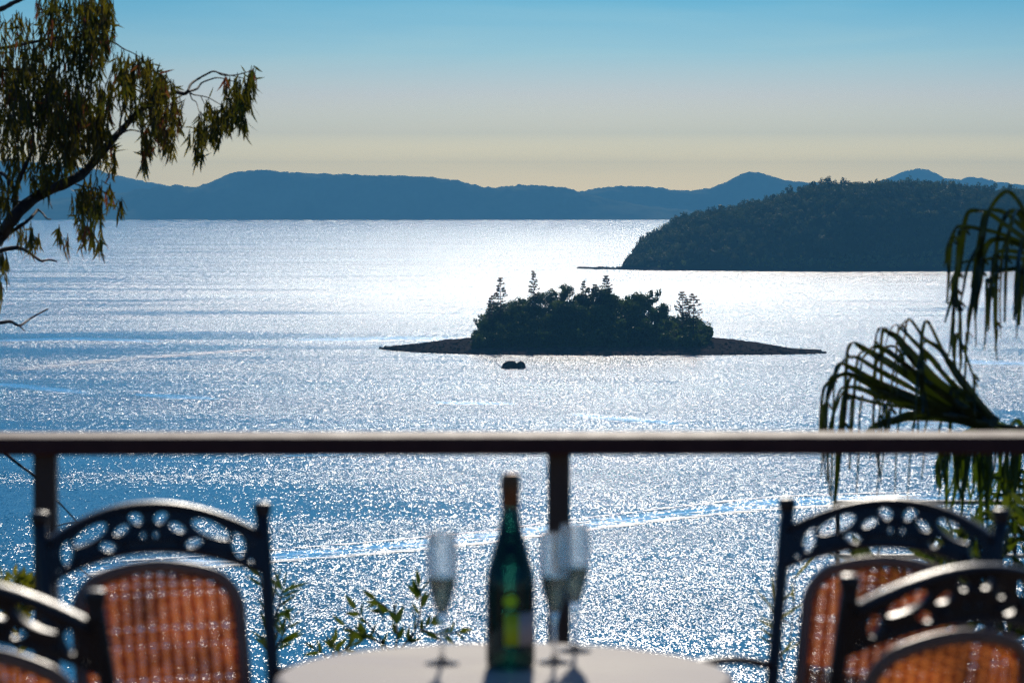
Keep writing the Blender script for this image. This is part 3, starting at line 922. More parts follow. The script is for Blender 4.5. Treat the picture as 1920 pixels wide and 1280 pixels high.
# sprays of leaves: (px, py, rx, ry, number of twigs, drop in px)
SPR = [
    (150, 30, 64, 46, 85, 50), (185, 20, 28, 40, 30, 50), (202, 68, 14, 36, 14, 36), (120, 90, 60, 44, 56, 46), (165, 105, 34, 34, 30, 42), (60, 60, 40, 34, 14, 34), (15, 30, 30, 30, 8, 34), (95, 20, 34, 28, 20, 34),
    (30, 120, 46, 46, 58, 48), (70, 170, 60, 46, 90, 48), (20, 200, 36, 60, 56, 48), (115, 190, 50, 50, 88, 50), (150, 235, 46, 50, 88, 46), (90, 250, 60, 46, 56, 46), (175, 205, 36, 46, 52, 46), (185, 255, 22, 30, 24, 36),
    (20, 275, 30, 40, 26, 40), (110, 290, 44, 30, 32, 36), (195, 280, 22, 26, 14, 36), (210, 305, 10, 18, 8, 24),
    (235, 130, 24, 26, 34, 40), (262, 150, 36, 34, 58, 40), (228, 170, 30, 30, 34, 40), (290, 165, 30, 28, 38, 36), (312, 185, 22, 26, 26, 34), (318, 160, 16, 16, 8, 22), (255, 118, 16, 18, 10, 20), (300, 150, 22, 16, 10, 18),
    (282, 220, 26, 34, 44, 42), (306, 225, 26, 36, 42, 42), (330, 212, 14, 24, 14, 34), (272, 270, 13, 24, 18, 32), (312, 262, 16, 18, 16, 28), (270, 300, 8, 10, 8, 20),
    (452, 160, 20, 20, 26, 30), (474, 146, 8, 16, 12, 26), (440, 184, 16, 18, 20, 28), (464, 180, 12, 18, 14, 26), (424, 156, 8, 14, 7, 22), (412, 205, 26, 22, 30, 32), (440, 215, 22, 18, 24, 30), (392, 232, 24, 20, 28, 34),
    (374, 258, 14, 24, 16, 30), (410, 240, 16, 16, 14, 28), (370, 285, 8, 14, 8, 22), (455, 222, 10, 14, 8, 22), (355, 250, 4, 12, 4, 18),
    (172, 360, 26, 26, 22, 36), (160, 395, 22, 30, 26, 36), (182, 380, 22, 28, 24, 34), (165, 435, 16, 22, 22, 34), (200, 365, 14, 16, 8, 30), (222, 385, 8, 12, 6, 24), (148, 375, 18, 20, 12, 34), (185, 445, 8, 16, 7, 26),
    (50, 330, 34, 22, 22, 34), (90, 322, 30, 18, 18, 30), (12, 350, 22, 22, 14, 34), (5, 385, 14, 18, 12, 34), (45, 440, 20, 18, 18, 34), (70, 450, 8, 10, 5, 24), (108, 440, 5, 14, 5, 26), (124, 448, 5, 12, 4, 26),
    (2, 500, 12, 22, 12, 40), (0, 540, 6, 14, 6, 34), (5, 480, 8, 12, 6, 30), (80, 345, 20, 10, 8, 26), (10, 415, 14, 14, 6, 30),
]
LV, LF, RV, RF = [], [], [], []
tw = MB()
q = GY / FP
for (cx, cy, rx, ry, n, drop) in SPR:
    if cx < 225 and cy < 300: n = int(n * 1.5)
    for _ in range(max(3, int(n * 0.9))):
        a = rg.random() * 6.283; rr_ = math.sqrt(rg.random())
        px, py = cx + rx * rr_ * math.cos(a), cy - drop * 0.35 + ry * rr_ * math.sin(a)
        Yd = GY + rg.gauss(0, 0.85) * min(1.0, rx / 30 + 0.3)
        p = at(px, py, Yd) + gum_off
        L = drop * q * rg.uniform(0.6, 1.25)
        sway = Vector((rg.uniform(-0.45, 0.55), rg.uniform(-0.5, 0.5), rg.uniform(0.0, 0.35)))
        pts = [p + sway * L * 0.5 * (t_ - t_ * t_ * 0.5) - Vector((0, 0, 1)) * (L * t_ ** 1.5) for t_ in (0, 0.33, 0.66, 1.0)]
        tw.tube(pts, [0.0045, 0.0035, 0.0025, 0.0015], 3, cap=False)
        nl = rg.randint(4, 6)
        red = rg.random() < 0.035
        for k in range(nl):
            t_ = (k + 0.5) / nl
            i = min(2, int(t_ * 3)); fr = t_ * 3 - i
            c = pts[i].lerp(pts[i + 1], fr)
            d = Vector((rg.gauss(0, 0.26), rg.gauss(0, 0.35), -1.0)) if rg.random() < 0.93 else Vector((rg.uniform(-1, 1), rg.uniform(-1, 1), rg.uniform(-0.8, 0.7)))
            leaf_geom(RV if red else LV, RF if red else LF, c, d, rg.uniform(0.09, 0.155), rg.uniform(0.014, 0.023), rg)
tag(link('foliage', mesh_np('foliage', LV, LF), M['gum_leaf'], gum), kind='stuff')
tag(link('reddish_leaves', mesh_np('reddish_leaves', RV, RF), M['gum_red'], gum), kind='stuff')
tag(tw.build('twigs', M['gum_bark'], gum), kind='stuff')
tag(gum, 'drooping gum tree with narrow olive leaves and dark crooked limbs, reaching in over the sea', 'tree')

# ------------------------------------------------------------------ fan palm
PY = 14.0
palm = empty('fan_palm', (at(2150, 900, PY).x, PY, ground_z(at(2150, 900, PY).x, PY)))
po = -Vector(palm.location)
bb = MB()
pz = at(2150, 840, PY).z + po.z
bb.tube([(0, 0, -0.6), (0.05, 0, pz * 0.5), (-0.02, 0, pz * 0.8), (0, 0, pz)], [0.16, 0.14, 0.13, 0.11], 12)
for k in range(26):
    z = pz * (0.1 + 0.85 * k / 26); bb.lathe([(0.138, -0.01), (0.152, 0.0), (0.138, 0.012)], (0.03 * math.sin(z), 0, z), 12, closed=True)
bb.build('trunk', M['bark'], palm)
def segment(path, frond, seed, Y=PY, ydrift=0.4):
    """path: (px, py, width px). A pleated palm leaf segment, V-folded ribbon with its own depth."""
    r_ = random.Random(seed)
    Q = smooth_path([(p[0], p[1], p[2]) for p in path], 6)
    n = len(Q); V, F = [], []
    s = r_.uniform(-1, 1) * ydrift
    P3 = [at(p.x, p.y, Y + s * (k / (n - 1)) + 0.03 * math.sin(k * 0.4 + seed)) + po for k, p in enumerate(Q)]
    tw_ = r_.uniform(-0.25, 0.25)
    for k, p in enumerate(P3):
        t = (P3[min(k + 1, n - 1)] - P3[max(k - 1, 0)]).normalized()
        a = t.cross(Vector((0.25 * math.sin(seed), 1, 0.2 + tw_ * k / n)))
        a = a.normalized() if a.length > 1e-5 else Vector((1, 0, 0))
        w = max(Q[k].z * (0.8 if Q[k].z > 12 else 1.0), 1.0) * Y / FP / 2
        nn = a.cross(t)
        V += [tuple(p - a * w + nn * w * 0.35), tuple(p), tuple(p + a * w + nn * w * 0.35)]
    for k in range(n - 1):
        b0 = 3 * k
        F += [(b0, b0 + 1, b0 + 4, b0 + 3), (b0 + 1, b0 + 2, b0 + 5, b0 + 4)]
    return link('leaf_segment', mesh_np('leaf_segment', V, F), M['palm_bright'] if seed >= 200 else M['palm'], frond, smooth=True)
def frond(stalk, segs, seed0, Y=PY, label=None):
    bb = MB(); P = smooth_path([at(x, y, Y) + po for x, y in stalk], 5)
    bb.tube(P, [0.013 - 0.005 * k / len(P) for k in range(len(P))], 6)
    f = bb.build('frond', M['palm'], palm, smooth=True)
    if label: f['label'] = label
    rs_ = random.Random(seed0 * 7 + 1)
    extra = []
    if seed0 < 200:
        for s in segs:
            for _ in range(2):
                i = rs_.randrange(len(s) // 2, len(s) - 1); t_ = rs_.random()
                x = s[i][0] + (s[i + 1][0] - s[i][0]) * t_; y = s[i][1] + (s[i + 1][1] - s[i][1]) * t_
                if y > 800: continue
                L_ = rs_.uniform(50, 150); w_ = rs_.uniform(3.5, 6.5); dx = rs_.uniform(-16, 6)
                extra.append([(x + 10, y + 8, w_), (x, y - 4, w_), (x + dx * 0.5, y + 6, w_), (x + dx * 0.8, y + L_ * 0.45, w_), (x + dx + rs_.uniform(-8, 8), y + L_, 2)])
    if seed0 == 10:      # more pleated blades filling the fan
        def resamp(s, n=14):
            a = np.array(s, float); d = np.concatenate([[0], np.cumsum(np.hypot(np.diff(a[:, 0]), np.diff(a[:, 1])))]); u = np.linspace(0, d[-1], n)
            return np.stack([np.interp(u, d, a[:, j]) for j in range(3)], 1)
        for i_, j_ in ((1, 2), (2, 3), (3, 4), (4, 5), (0, 1), (3, 5)):
            m_ = resamp(segs[i_]) * 0.5 + resamp(segs[j_]) * 0.5
            m_[:, 2] *= 0.62
            extra.append([tuple(q_) for q_ in m_])
    for k, s in enumerate(list(segs) + extra): segment(s, f, seed0 + k, Y)
    return f
frond([(2150, 848), (2040, 822), (1950, 806), (1870, 797), (1800, 780)], [
    [(1868, 796, 16), (1791, 694, 15), (1767, 659, 9), (1734, 635, 7), (1721, 617, 6), (1708, 601, 5), (1697, 604, 4), (1684, 622, 4), (1680, 634, 3)],
    [(1866, 800, 46), (1815, 762, 40), (1760, 720, 27), (1705, 660, 24), (1684, 634, 16), (1664, 622, 8), (1651, 615, 6), (1645, 624, 5), (1641, 645, 5), (1639, 668, 4)],
    [(1862, 800, 30), (1771, 752, 20), (1695, 698, 20), (1645, 668, 17), (1617, 652, 11), (1603, 644, 7), (1593, 648, 7), (1588, 672, 7), (1585, 737, 6), (1583, 800, 4)],
    [(1864, 800, 40), (1782, 772, 24), (1717, 748, 20), (1651, 720, 17), (1600, 692, 11), (1580, 683, 7), (1570, 686, 6), (1564, 704, 6), (1554, 716, 6), (1543, 736, 6), (1538, 800, 6), (1538, 850, 4)],
    [(1840, 796, 20), (1717, 764, 12), (1651, 735, 14), (1596, 703, 10), (1570, 706, 7), (1557, 722, 7), (1550, 750, 7), (1549, 810, 6), (1552, 870, 5), (1556, 930, 3)],
    [(1820, 792, 14), (1728, 768, 8), (1651, 757, 7), (1600, 744, 7), (1584, 740, 7), (1578, 780, 9), (1572, 850, 12), (1568, 910, 9), (1562, 960, 4)],
    [(1862, 806, 26), (1793, 786, 22), (1717, 780, 26), (1680, 788, 20), (1640, 800, 16), (1612, 830, 9), (1602, 852, 5)],
    [(1868, 792, 22), (1837, 757, 19), (1793, 702, 15), (1767, 659, 9), (1740, 640, 5), (1728, 655, 5), (1727, 690, 5)],
    [(1793, 704, 8), (1767, 656, 7), (1743, 607, 6), (1734, 607, 6), (1729, 634, 8), (1729, 690, 9), (1730, 740, 7), (1731, 776, 6)],
    [(1791, 700, 6), (1790, 660, 6), (1794, 627, 8), (1801, 640, 5), (1812, 668, 5), (1824, 702, 4), (1834, 726, 3)],
    [(1695, 700, 8), (1692, 670, 7), (1680, 652, 6), (1664, 650, 5), (1656, 662, 5), (1652, 700, 5), (1650, 760, 4), (1647, 800, 3)],
    [(1717, 690, 8), (1704, 668, 7), (1690, 664, 5), (1680, 676, 4), (1672, 720, 4), (1668, 800, 3)],
    [(1782, 740, 8), (1788, 714, 7), (1790, 740, 7), (1791, 784, 7)],
    [(1651, 664, 8), (1642, 690, 7), (1640, 740, 6), (1636, 800, 4), (1632, 860, 3)],
    [(1628, 660, 8), (1612, 664, 6), (1606, 690, 6), (1602, 740, 6), (1598, 800, 5), (1592, 880, 3)],
    [(1600, 700, 7), (1590, 720, 7), (1584, 770, 9), (1578, 820, 8), (1573, 880, 5)],
    [(1720, 780, 5), (1712, 800, 4), (1706, 860, 3), (1702, 935, 2)],
    [(1690, 760, 5), (1684, 800, 4), (1680, 860, 3), (1678, 925, 2)],
    [(1660, 756, 5), (1652, 800, 4), (1648, 870, 3), (1644, 930, 2)],
    [(1765, 790, 5), (1760, 820, 4), (1764, 880, 3), (1760, 940, 2)],
    [(1740, 784, 5), (1734, 810, 4), (1732, 860, 3), (1728, 900, 2)],
    [(1618, 740, 5), (1612, 780, 4), (1610, 850, 4), (1606, 925, 2)],
], 10, label=None)
frond([(2150, 840), (2080, 640), (2010, 520), (1945, 455)], [
    [(1950, 462, 14), (1920, 395, 9), (1900, 366, 8), (1885, 360, 9), (1866, 378, 8), (1852, 405, 9), (1842, 450, 12), (1836, 500, 14), (1826, 550, 11), (1818, 600, 6), (1813, 640, 3)],
    [(1950, 462, 12), (1905, 415, 9), (1880, 397, 9), (1862, 395, 8), (1846, 402, 7), (1838, 440, 8), (1830, 490, 8), (1822, 540, 5)],
    [(1948, 466, 14), (1890, 425, 9), (1858, 402, 9), (1838, 396, 8), (1818, 397, 9), (1810, 415, 10), (1806, 450, 12), (1799, 500, 12), (1786, 555, 8), (1772, 605, 3)],
    [(1946, 470, 12), (1880, 440, 8), (1840, 430, 8), (1805, 424, 7), (1792, 430, 7), (1783, 455, 8), (1780, 500, 7), (1776, 570, 4)],
    [(1946, 474, 12), (1890, 452, 9), (1862, 450, 10), (1846, 470, 12), (1840, 510, 13), (1832, 560, 8), (1828, 600, 4)],
    [(1946, 470, 14), (1920, 420, 9), (1905, 398, 10), (1890, 400, 9), (1876, 425, 8), (1868, 470, 8), (1868, 540, 7), (1868, 612, 4)],
    [(1952, 470, 16), (1935, 430, 12), (1912, 398, 11), (1900, 410, 9), (1890, 450, 8), (1886, 520, 7), (1884, 604, 4)],
    [(1952, 480, 20), (1925, 450, 18), (1915, 470, 18), (1908, 520, 12), (1902, 600, 5)],
    [(1956, 480, 20), (1935, 470, 18), (1920, 500, 14), (1914, 560, 10), (1911, 610, 5)],
    [(1940, 478, 10), (1880, 470, 8), (1866, 490, 9), (1864, 530, 7), (1862, 560, 4)],
    [(1944, 490, 10), (1890, 482, 8), (1850, 486, 6), (1822, 488, 5), (1796, 500, 4), (1793, 540, 3)],
    [(1820, 430, 6), (1800, 432, 6), (1796, 470, 7), (1792, 530, 6), (1796, 585, 3)],
    [(1850, 440, 6), (1836, 460, 7), (1815, 500, 6), (1806, 545, 5), (1800, 570, 3)],
    [(1925, 500, 9), (1896, 505, 9), (1870, 510, 7), (1848, 530, 4)],
], 60, Y=13.4)
rp_ = random.Random(77)
segs3 = []
for k in range(44):
    x0 = 1762 + 170 * (k / 44) + rp_.uniform(-6, 6)
    top = 846 - 30 * math.sin((x0 - 1750) / 190 * 2.4) + rp_.uniform(-12, 12)
    ln = rp_.uniform(80, 190) * (0.75 if x0 < 1800 else 1)
    w = rp_.uniform(5, 11)
    segs3.append([(1935, 850, 10), ((x0 + 1935) / 2, top - 14, w), (x0 + 6, top - 4, w), (x0, top + 14, w), (x0 - 4 + rp_.uniform(-6, 6), top + ln * 0.5, w * 0.9), (x0 - 8 + rp_.uniform(-10, 10), top + ln, 2.5)])
for k in range(10):
    y0 = 880 + 14 * k
    segs3.append([(1960, y0 + 30, 10), (1925, y0 + 8, 9), (1890, y0 + rp_.uniform(-4, 10), 8), (1850 + rp_.uniform(-20, 20), y0 + rp_.uniform(4, 24), 6), (1836 + rp_.uniform(-20, 20), y0 + 60, 3)])
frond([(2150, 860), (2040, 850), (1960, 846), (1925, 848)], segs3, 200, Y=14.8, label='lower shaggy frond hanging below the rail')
tag(palm, 'fan palm at the right edge with split drooping dark green fronds', 'palm')

# ------------------------------------------------------------------ shrubs below the deck
def shrub(name, stems, leaves, Y, m, label, cat, leafL, leafW, gxy, seed, stemw=5):
    r_ = random.Random(seed)
    g = at(gxy[0], gxy[1], Y); gz = ground_z(g.x, Y)
    t = empty(name, (g.x, Y, gz)); off_ = -Vector(t.location)
    bb = MB()
    for st in stems:
        P = smooth_path([at(x, y, Y + 0.15 * math.sin(i + x)) + off_ for i, (x, y) in enumerate(st)], 4)
        bb.tube([Vector((0, 0, -0.3))] + P if st[0] == gxy else P, [0.02] + [stemw * Y / FP / 2 * (1 - 0.6 * k / len(P)) for k in range(len(P))] if st[0] == gxy else [stemw * Y / FP / 2 * (1 - 0.6 * k / len(P)) for k in range(len(P))], 6)
    tag(bb.build('stems', M['bark'], t, smooth=True), kind='stuff')
    for (x, y, ang, sc_) in leaves:
        V, F = [], []
        p = at(x, y, Y + r_.uniform(-0.25, 0.25)) + off_
        a = math.radians(ang)
        d = Vector((math.cos(a), r_.uniform(-0.5, 0.5), math.sin(a)))
        leaf_geom(V, F, p, d, leafL * sc_ * r_.uniform(0.85, 1.15), leafW * sc_ * r_.uniform(0.85, 1.15), r_, 0.12)
        link('leaf', mesh_np('leaf', V, F), m, t)
    return tag(t, label, cat)
rs = random.Random(8)
stems = [[(730, 1330), (735, 1240), (720, 1205), (700, 1180), (680, 1158), (668, 1142)], [(735, 1240), (760, 1205), (790, 1180), (808, 1166)], [(735, 1235), (745, 1195), (742, 1160), (738, 1132)],
         [(720, 1205), (690, 1195), (660, 1180), (648, 1172)], [(760, 1205), (782, 1172), (790, 1130), (786, 1098)], [(742, 1165), (726, 1140), (706, 1125)], [(790, 1180), (830, 1190), (862, 1182)]]
lv = []
def along(st, n, s=1.0):
    for k in range(n):
        i = rs.randrange(len(st) - 1); f = rs.random()
        x = st[i][0] + (st[i + 1][0] - st[i][0]) * f; y = st[i][1] + (st[i + 1][1] - st[i][1]) * f
        if y > 1232: continue
        dx, dy = st[i + 1][0] - st[i][0], -(st[i + 1][1] - st[i][1])
        lv.append((x, y, math.degrees(math.atan2(dy, dx)) + rs.choice((-1, 1)) * rs.uniform(15, 60), s * rs.uniform(0.7, 1.2)))
    lv.append((st[-1][0], st[-1][1], math.degrees(math.atan2(-(st[-1][1] - st[-2][1]), st[-1][0] - st[-2][0])), s))
for st in stems: along(st, 8)
lv += [(783, 1125, 95, 1.3), (780, 1110, 80, 1.2), (690, 1200, 60, 1.1), (715, 1215, 75, 1.2), (722, 1165, 110, 1.0)]
shrub('shrub', stems, lv, 14.0, M['shrub'], 'sparse shrub of dark glossy leaves beyond the rail, left of the bottle', 'shrub', 0.080, 0.026, (730, 1330), 4)
lv = []
st2 = [[(620, 1330), (620, 1250), (605, 1225), (592, 1216)], [(620, 1250), (640, 1222), (660, 1210)], [(620, 1250), (626, 1222), (628, 1204)]]
for st in st2: along(st, 9, 0.9)
shrub('shrub', st2, lv, 13.0, M['shrub'], 'low green shrub tips just above the left edge of the table', 'shrub', 0.075, 0.024, (620, 1330), 5)
lv = []
st3 = [[(515, 1340), (512, 1230), (508, 1160), (516, 1110)], [(512, 1230), (530, 1190), (545, 1165)], [(510, 1190), (524, 1130), (530, 1105)], [(512, 1240), (500, 1190), (494, 1120), (488, 1080)]]
for st in st3: along(st, 12, 1.0)
shrub('shrub', st3, lv, 13.5, M['shrub'], 'upright shrub with strappy leaves beside the right post of the far left chair', 'shrub', 0.105, 0.020, (515, 1340), 6)
lv = []
st4 = [[(1478, 1400), (1470, 1260), (1462, 1180), (1456, 1110)], [(1470, 1260), (1484, 1180), (1490, 1100), (1486, 1060)], [(1468, 1240), (1452, 1180), (1450, 1130)]]
for st in st4: along(st, 9, 1.0)
shrub('reed', st4, lv, 12.0, M['lime'], 'thin grassy reed leaves behind the leaning post of the far right chair', 'plant', 0.13, 0.012, (1478, 1400), 7, 3)
lv = []
st5 = [[(30, 1400), (34, 1180), (30, 1110), (28, 1080)], [(34, 1180), (10, 1120), (4, 1085)], [(34, 1180), (48, 1110), (46, 1085)], [(34, 1180), (52, 1130), (60, 1100)]]
for st in st5: along(st, 34, 0.8)
shrub('flowering_shrub', st5, lv, 12.5, M['lime'], 'yellow green leafy shrub behind the rail post at the far left', 'shrub', 0.075, 0.030, (30, 1400), 12)
lv = []
st6 = [[(1900, 1400), (1890, 1200), (1880, 1060), (1884, 960)], [(1890, 1200), (1850, 1080), (1830, 1000)], [(1890, 1200), (1930, 1060), (1925, 950)], [(1880, 1180), (1780, 1090), (1740, 1020)], [(1880, 1180), (1700, 1120), (1640, 1062), (1600, 1050)], [(1890, 1200), (1960, 1080), (1965, 990)], [(1880, 1150), (1810, 1060), (1790, 1010)]]
for st in st6: along(st, 38, 1.15)
shrub('shrub', st6, lv, 13.6, M['shrub'], 'dense green shrub below the palm, behind the far right chair', 'shrub', 0.12, 0.034, (1900, 1400), 13)

# pale pipe fence below the deck, behind the far right chair
M['pale_paint'] = mottled('pale_weathered_paint', (0.42, 0.36, 0.28), (0.55, 0.48, 0.38), 9, 0.6, 0.2)
fy = 16.5
fx = at(1572, 937, fy)
fence = empty('pipe_fence', (fx.x, fy, ground_z(fx.x, fy)))
fo = -Vector(fence.location)
for py in (941, 1042):
    bb = MB(); a = at(1565, py, fy) + fo; c = at(2200, py, fy) + fo
    bb.box((a + c) / 2, ((c - a).length, 0.03, 0.021)); bb.build('rail', M['pale_paint'], fence)
for px in (1572, 1905, 2195):
    bb = MB(); a = at(px, 939, fy) + fo; g = ground_z(a.x - fo.x, fy) + fo.z - 0.2
    bb.box((a.x, 0.03, (a.z + g) / 2), (0.022, 0.024, a.z - g)); bb.build('post', M['bark'], fence)
tag(fence, 'pale two-rail fence among the greenery behind the far right chair', 'fence')

# ------------------------------------------------------------------ deck and railing
DECK = CAMZ - 1.46
M['brown_paint'] = mottled('dark_brown_paint', (0.075, 0.030, 0.027), (0.11, 0.048, 0.040), 18, 0.72, 0.15, spec=0.2)
M['post_paint'] = mottled('brown_post_paint', (0.06, 0.036, 0.025), (0.13, 0.078, 0.046), 12, 0.5, 0.15, stretch=(1, 1, 0.2), spec=0.5)
M['deck'] = mottled('deck_timber', (0.13, 0.075, 0.045), (0.22, 0.14, 0.085), 6, 0.7, 0.3, stretch=(8, 0.6, 1))
deck = MB(); deck.box((0, 2.9, DECK - 0.12), (6.4, 7.8, 0.16))
d = tag(deck.build('deck', M['deck']), kind='structure')
for k in range(28):
    bb = MB(); bb.box((-3.1 + 0.23 * k, 2.9, DECK - 0.02), (0.215, 7.8, 0.04)); bb.build('plank', M['deck'], d)
rail = empty('railing', (0, 6.28, DECK), math.radians(0.75))
bb = MB()
prof = [(-0.095, -0.003), (-0.095, -0.030), (-0.088, -0.036), (0.088, -0.036), (0.095, -0.030), (0.095, -0.004), (0.089, 0.0), (-0.091, 0.0)]
vs = [(x, y, 0.986 + z) for x in (-3.1, 3.1) for y, z in prof]; n = len(prof)
bb.add(vs, [tuple(range(n))[::-1], tuple(range(n, 2 * n))] + [(k, (k + 1) % n, n + (k + 1) % n, n + k) for k in range(n)])
bb.build('handrail', M['brown_paint'], rail)
for px in (85, 1048, 2012):
    x = (px - 960) * 6.28 / FP
    bb = MB(); bb.box((x, 0.0, 0.4755), (0.046, 0.046, 0.948)); p_ = bb.build('post', M['post_paint'], rail)
    bb = MB(); bb.box((x, 0.0, 0.006), (0.10, 0.10, 0.012)); bb.build('base_plate', M['post_paint'], p_)
for z in (0.12, 0.34):
    for k in range(2):
        x0, x1 = ((85, 1048), (1048, 2012))[k]
        a_, c_ = (x0 - 960) * 6.28 / FP + 0.024, (x1 - 960) * 6.28 / FP - 0.024
        bb = MB(); bb.box(((a_ + c_) / 2, 0, z), (c_ - a_, 0.03, 0.03)); bb.build('lower_rail', M['post_paint'], rail)
tag(rail, 'dark brown deck railing with a broad flat handrail across the view', 'railing')

# ------------------------------------------------------------------ chairs
M['iron'] = mottled('dark_cast_iron', (0.016, 0.011, 0.011), (0.028, 0.020, 0.019), 30, 0.42, 0.12, spec=0.55, coat=0.15)
M['rattan_frame'] = leafy('rattan_frame', (0.30, 0.165, 0.11), (0.40, 0.22, 0.14), 0.12, 20, coords='obj', tint=(1.2, 1, 0.8), gloss=0.4, sp=0.4)
M['cane'] = leafy('woven_cane', (0.15, 0.082, 0.042), (0.40, 0.215, 0.095), 0.5, 8, coords='obj', tint=(2.0, 1.14, 0.55), gloss=0.4, sp=0.4)
HW = 0.195
def back_y(z): return -0.16 - 0.25 * (z - 0.45)
def bulge(x): return -0.030 * (1 - (x / HW) ** 2)
def zt(x): return 0.878 + 0.057 * (1 - (x / HW) ** 2)
def zb(x): return 0.812 + 0.043 * (1 - (x / HW) ** 2)
def pzt(x):
    e = max(0.0, abs(x) - 0.105) / 0.042
    return 0.792 + 0.035 * (1 - (x / 0.147) ** 2) - 0.042 * (1 - math.sqrt(max(0, 1 - min(1, e) ** 2)))
def filigree_mesh():
    cu = bpy.data.curves.new('filigree', 'CURVE'); cu.dimensions = '2D'; cu.fill_mode = 'BOTH'; cu.extrude = 0.007; cu.bevel_depth = 0.002; cu.bevel_resolution = 1
    def spl(pts):
        s = cu.splines.new('POLY'); s.points.add(len(pts) - 1); s.use_cyclic_u = True
        for p, c in zip(s.points, pts): p.co = (c[0], c[1], 0, 1)
    xs = [-HW + 2 * HW * k / 48 for k in range(49)]
    spl([(x, zb(x)) for x in xs] + [(x, zt(x) - 0.004) for x in reversed(xs)])
    holes = [(0.062, 0.32, 0.0062, 0.0062, 0)]
    holes += [(0.125, 0.70, 0.0145, 0.0095, 18), (0.275, 0.50, 0.0165, 0.0078, -22), (0.43, 0.22, 0.0175, 0.0078, 12), (0.60, 0.60, 0.037, 0.0125, -24), (0.835, 0.45, 0.0125, 0.0205, 12), (0.935, 0.12, 0.006, 0.006, 0), (0.955, 0.62, 0.004, 0.004, 0)]
    for s_, t_, rx, ry, an in holes:
        rx, ry = rx * 1.1, ry * 1.13
        for sg in (-1, 1):
            cx = sg * s_ * 0.188; cz = zb(cx) + (zt(cx) - zb(cx)) * t_
            a = math.radians(an * sg); pts = []
            for k in range(20):
                th = 2 * math.pi * k / 20
                e = 1 - 0.18 * math.cos(th) * sg * (1 if rx > 0.01 else 0)
                u, v = rx * math.cos(th), ry * math.sin(th) * e
                pts.append((cx + u * math.cos(a) - v * math.sin(a), cz + u * math.sin(a) + v * math.cos(a)))
            spl(pts)
    ob = bpy.data.objects.new('filigree', cu)
    COL.objects.link(ob)
    dg = bpy.context.evaluated_depsgraph_get()
    me = bpy.data.meshes.new_from_object(ob.evaluated_get(dg))
    bpy.data.objects.remove(ob); bpy.data.curves.remove(cu)
    for v in me.vertices:
        x, z, e = v.co
        v.co = (x, back_y(z) + bulge(x) + e, z)
    me.materials.clear()
    me.name = 'filigree'
    return me
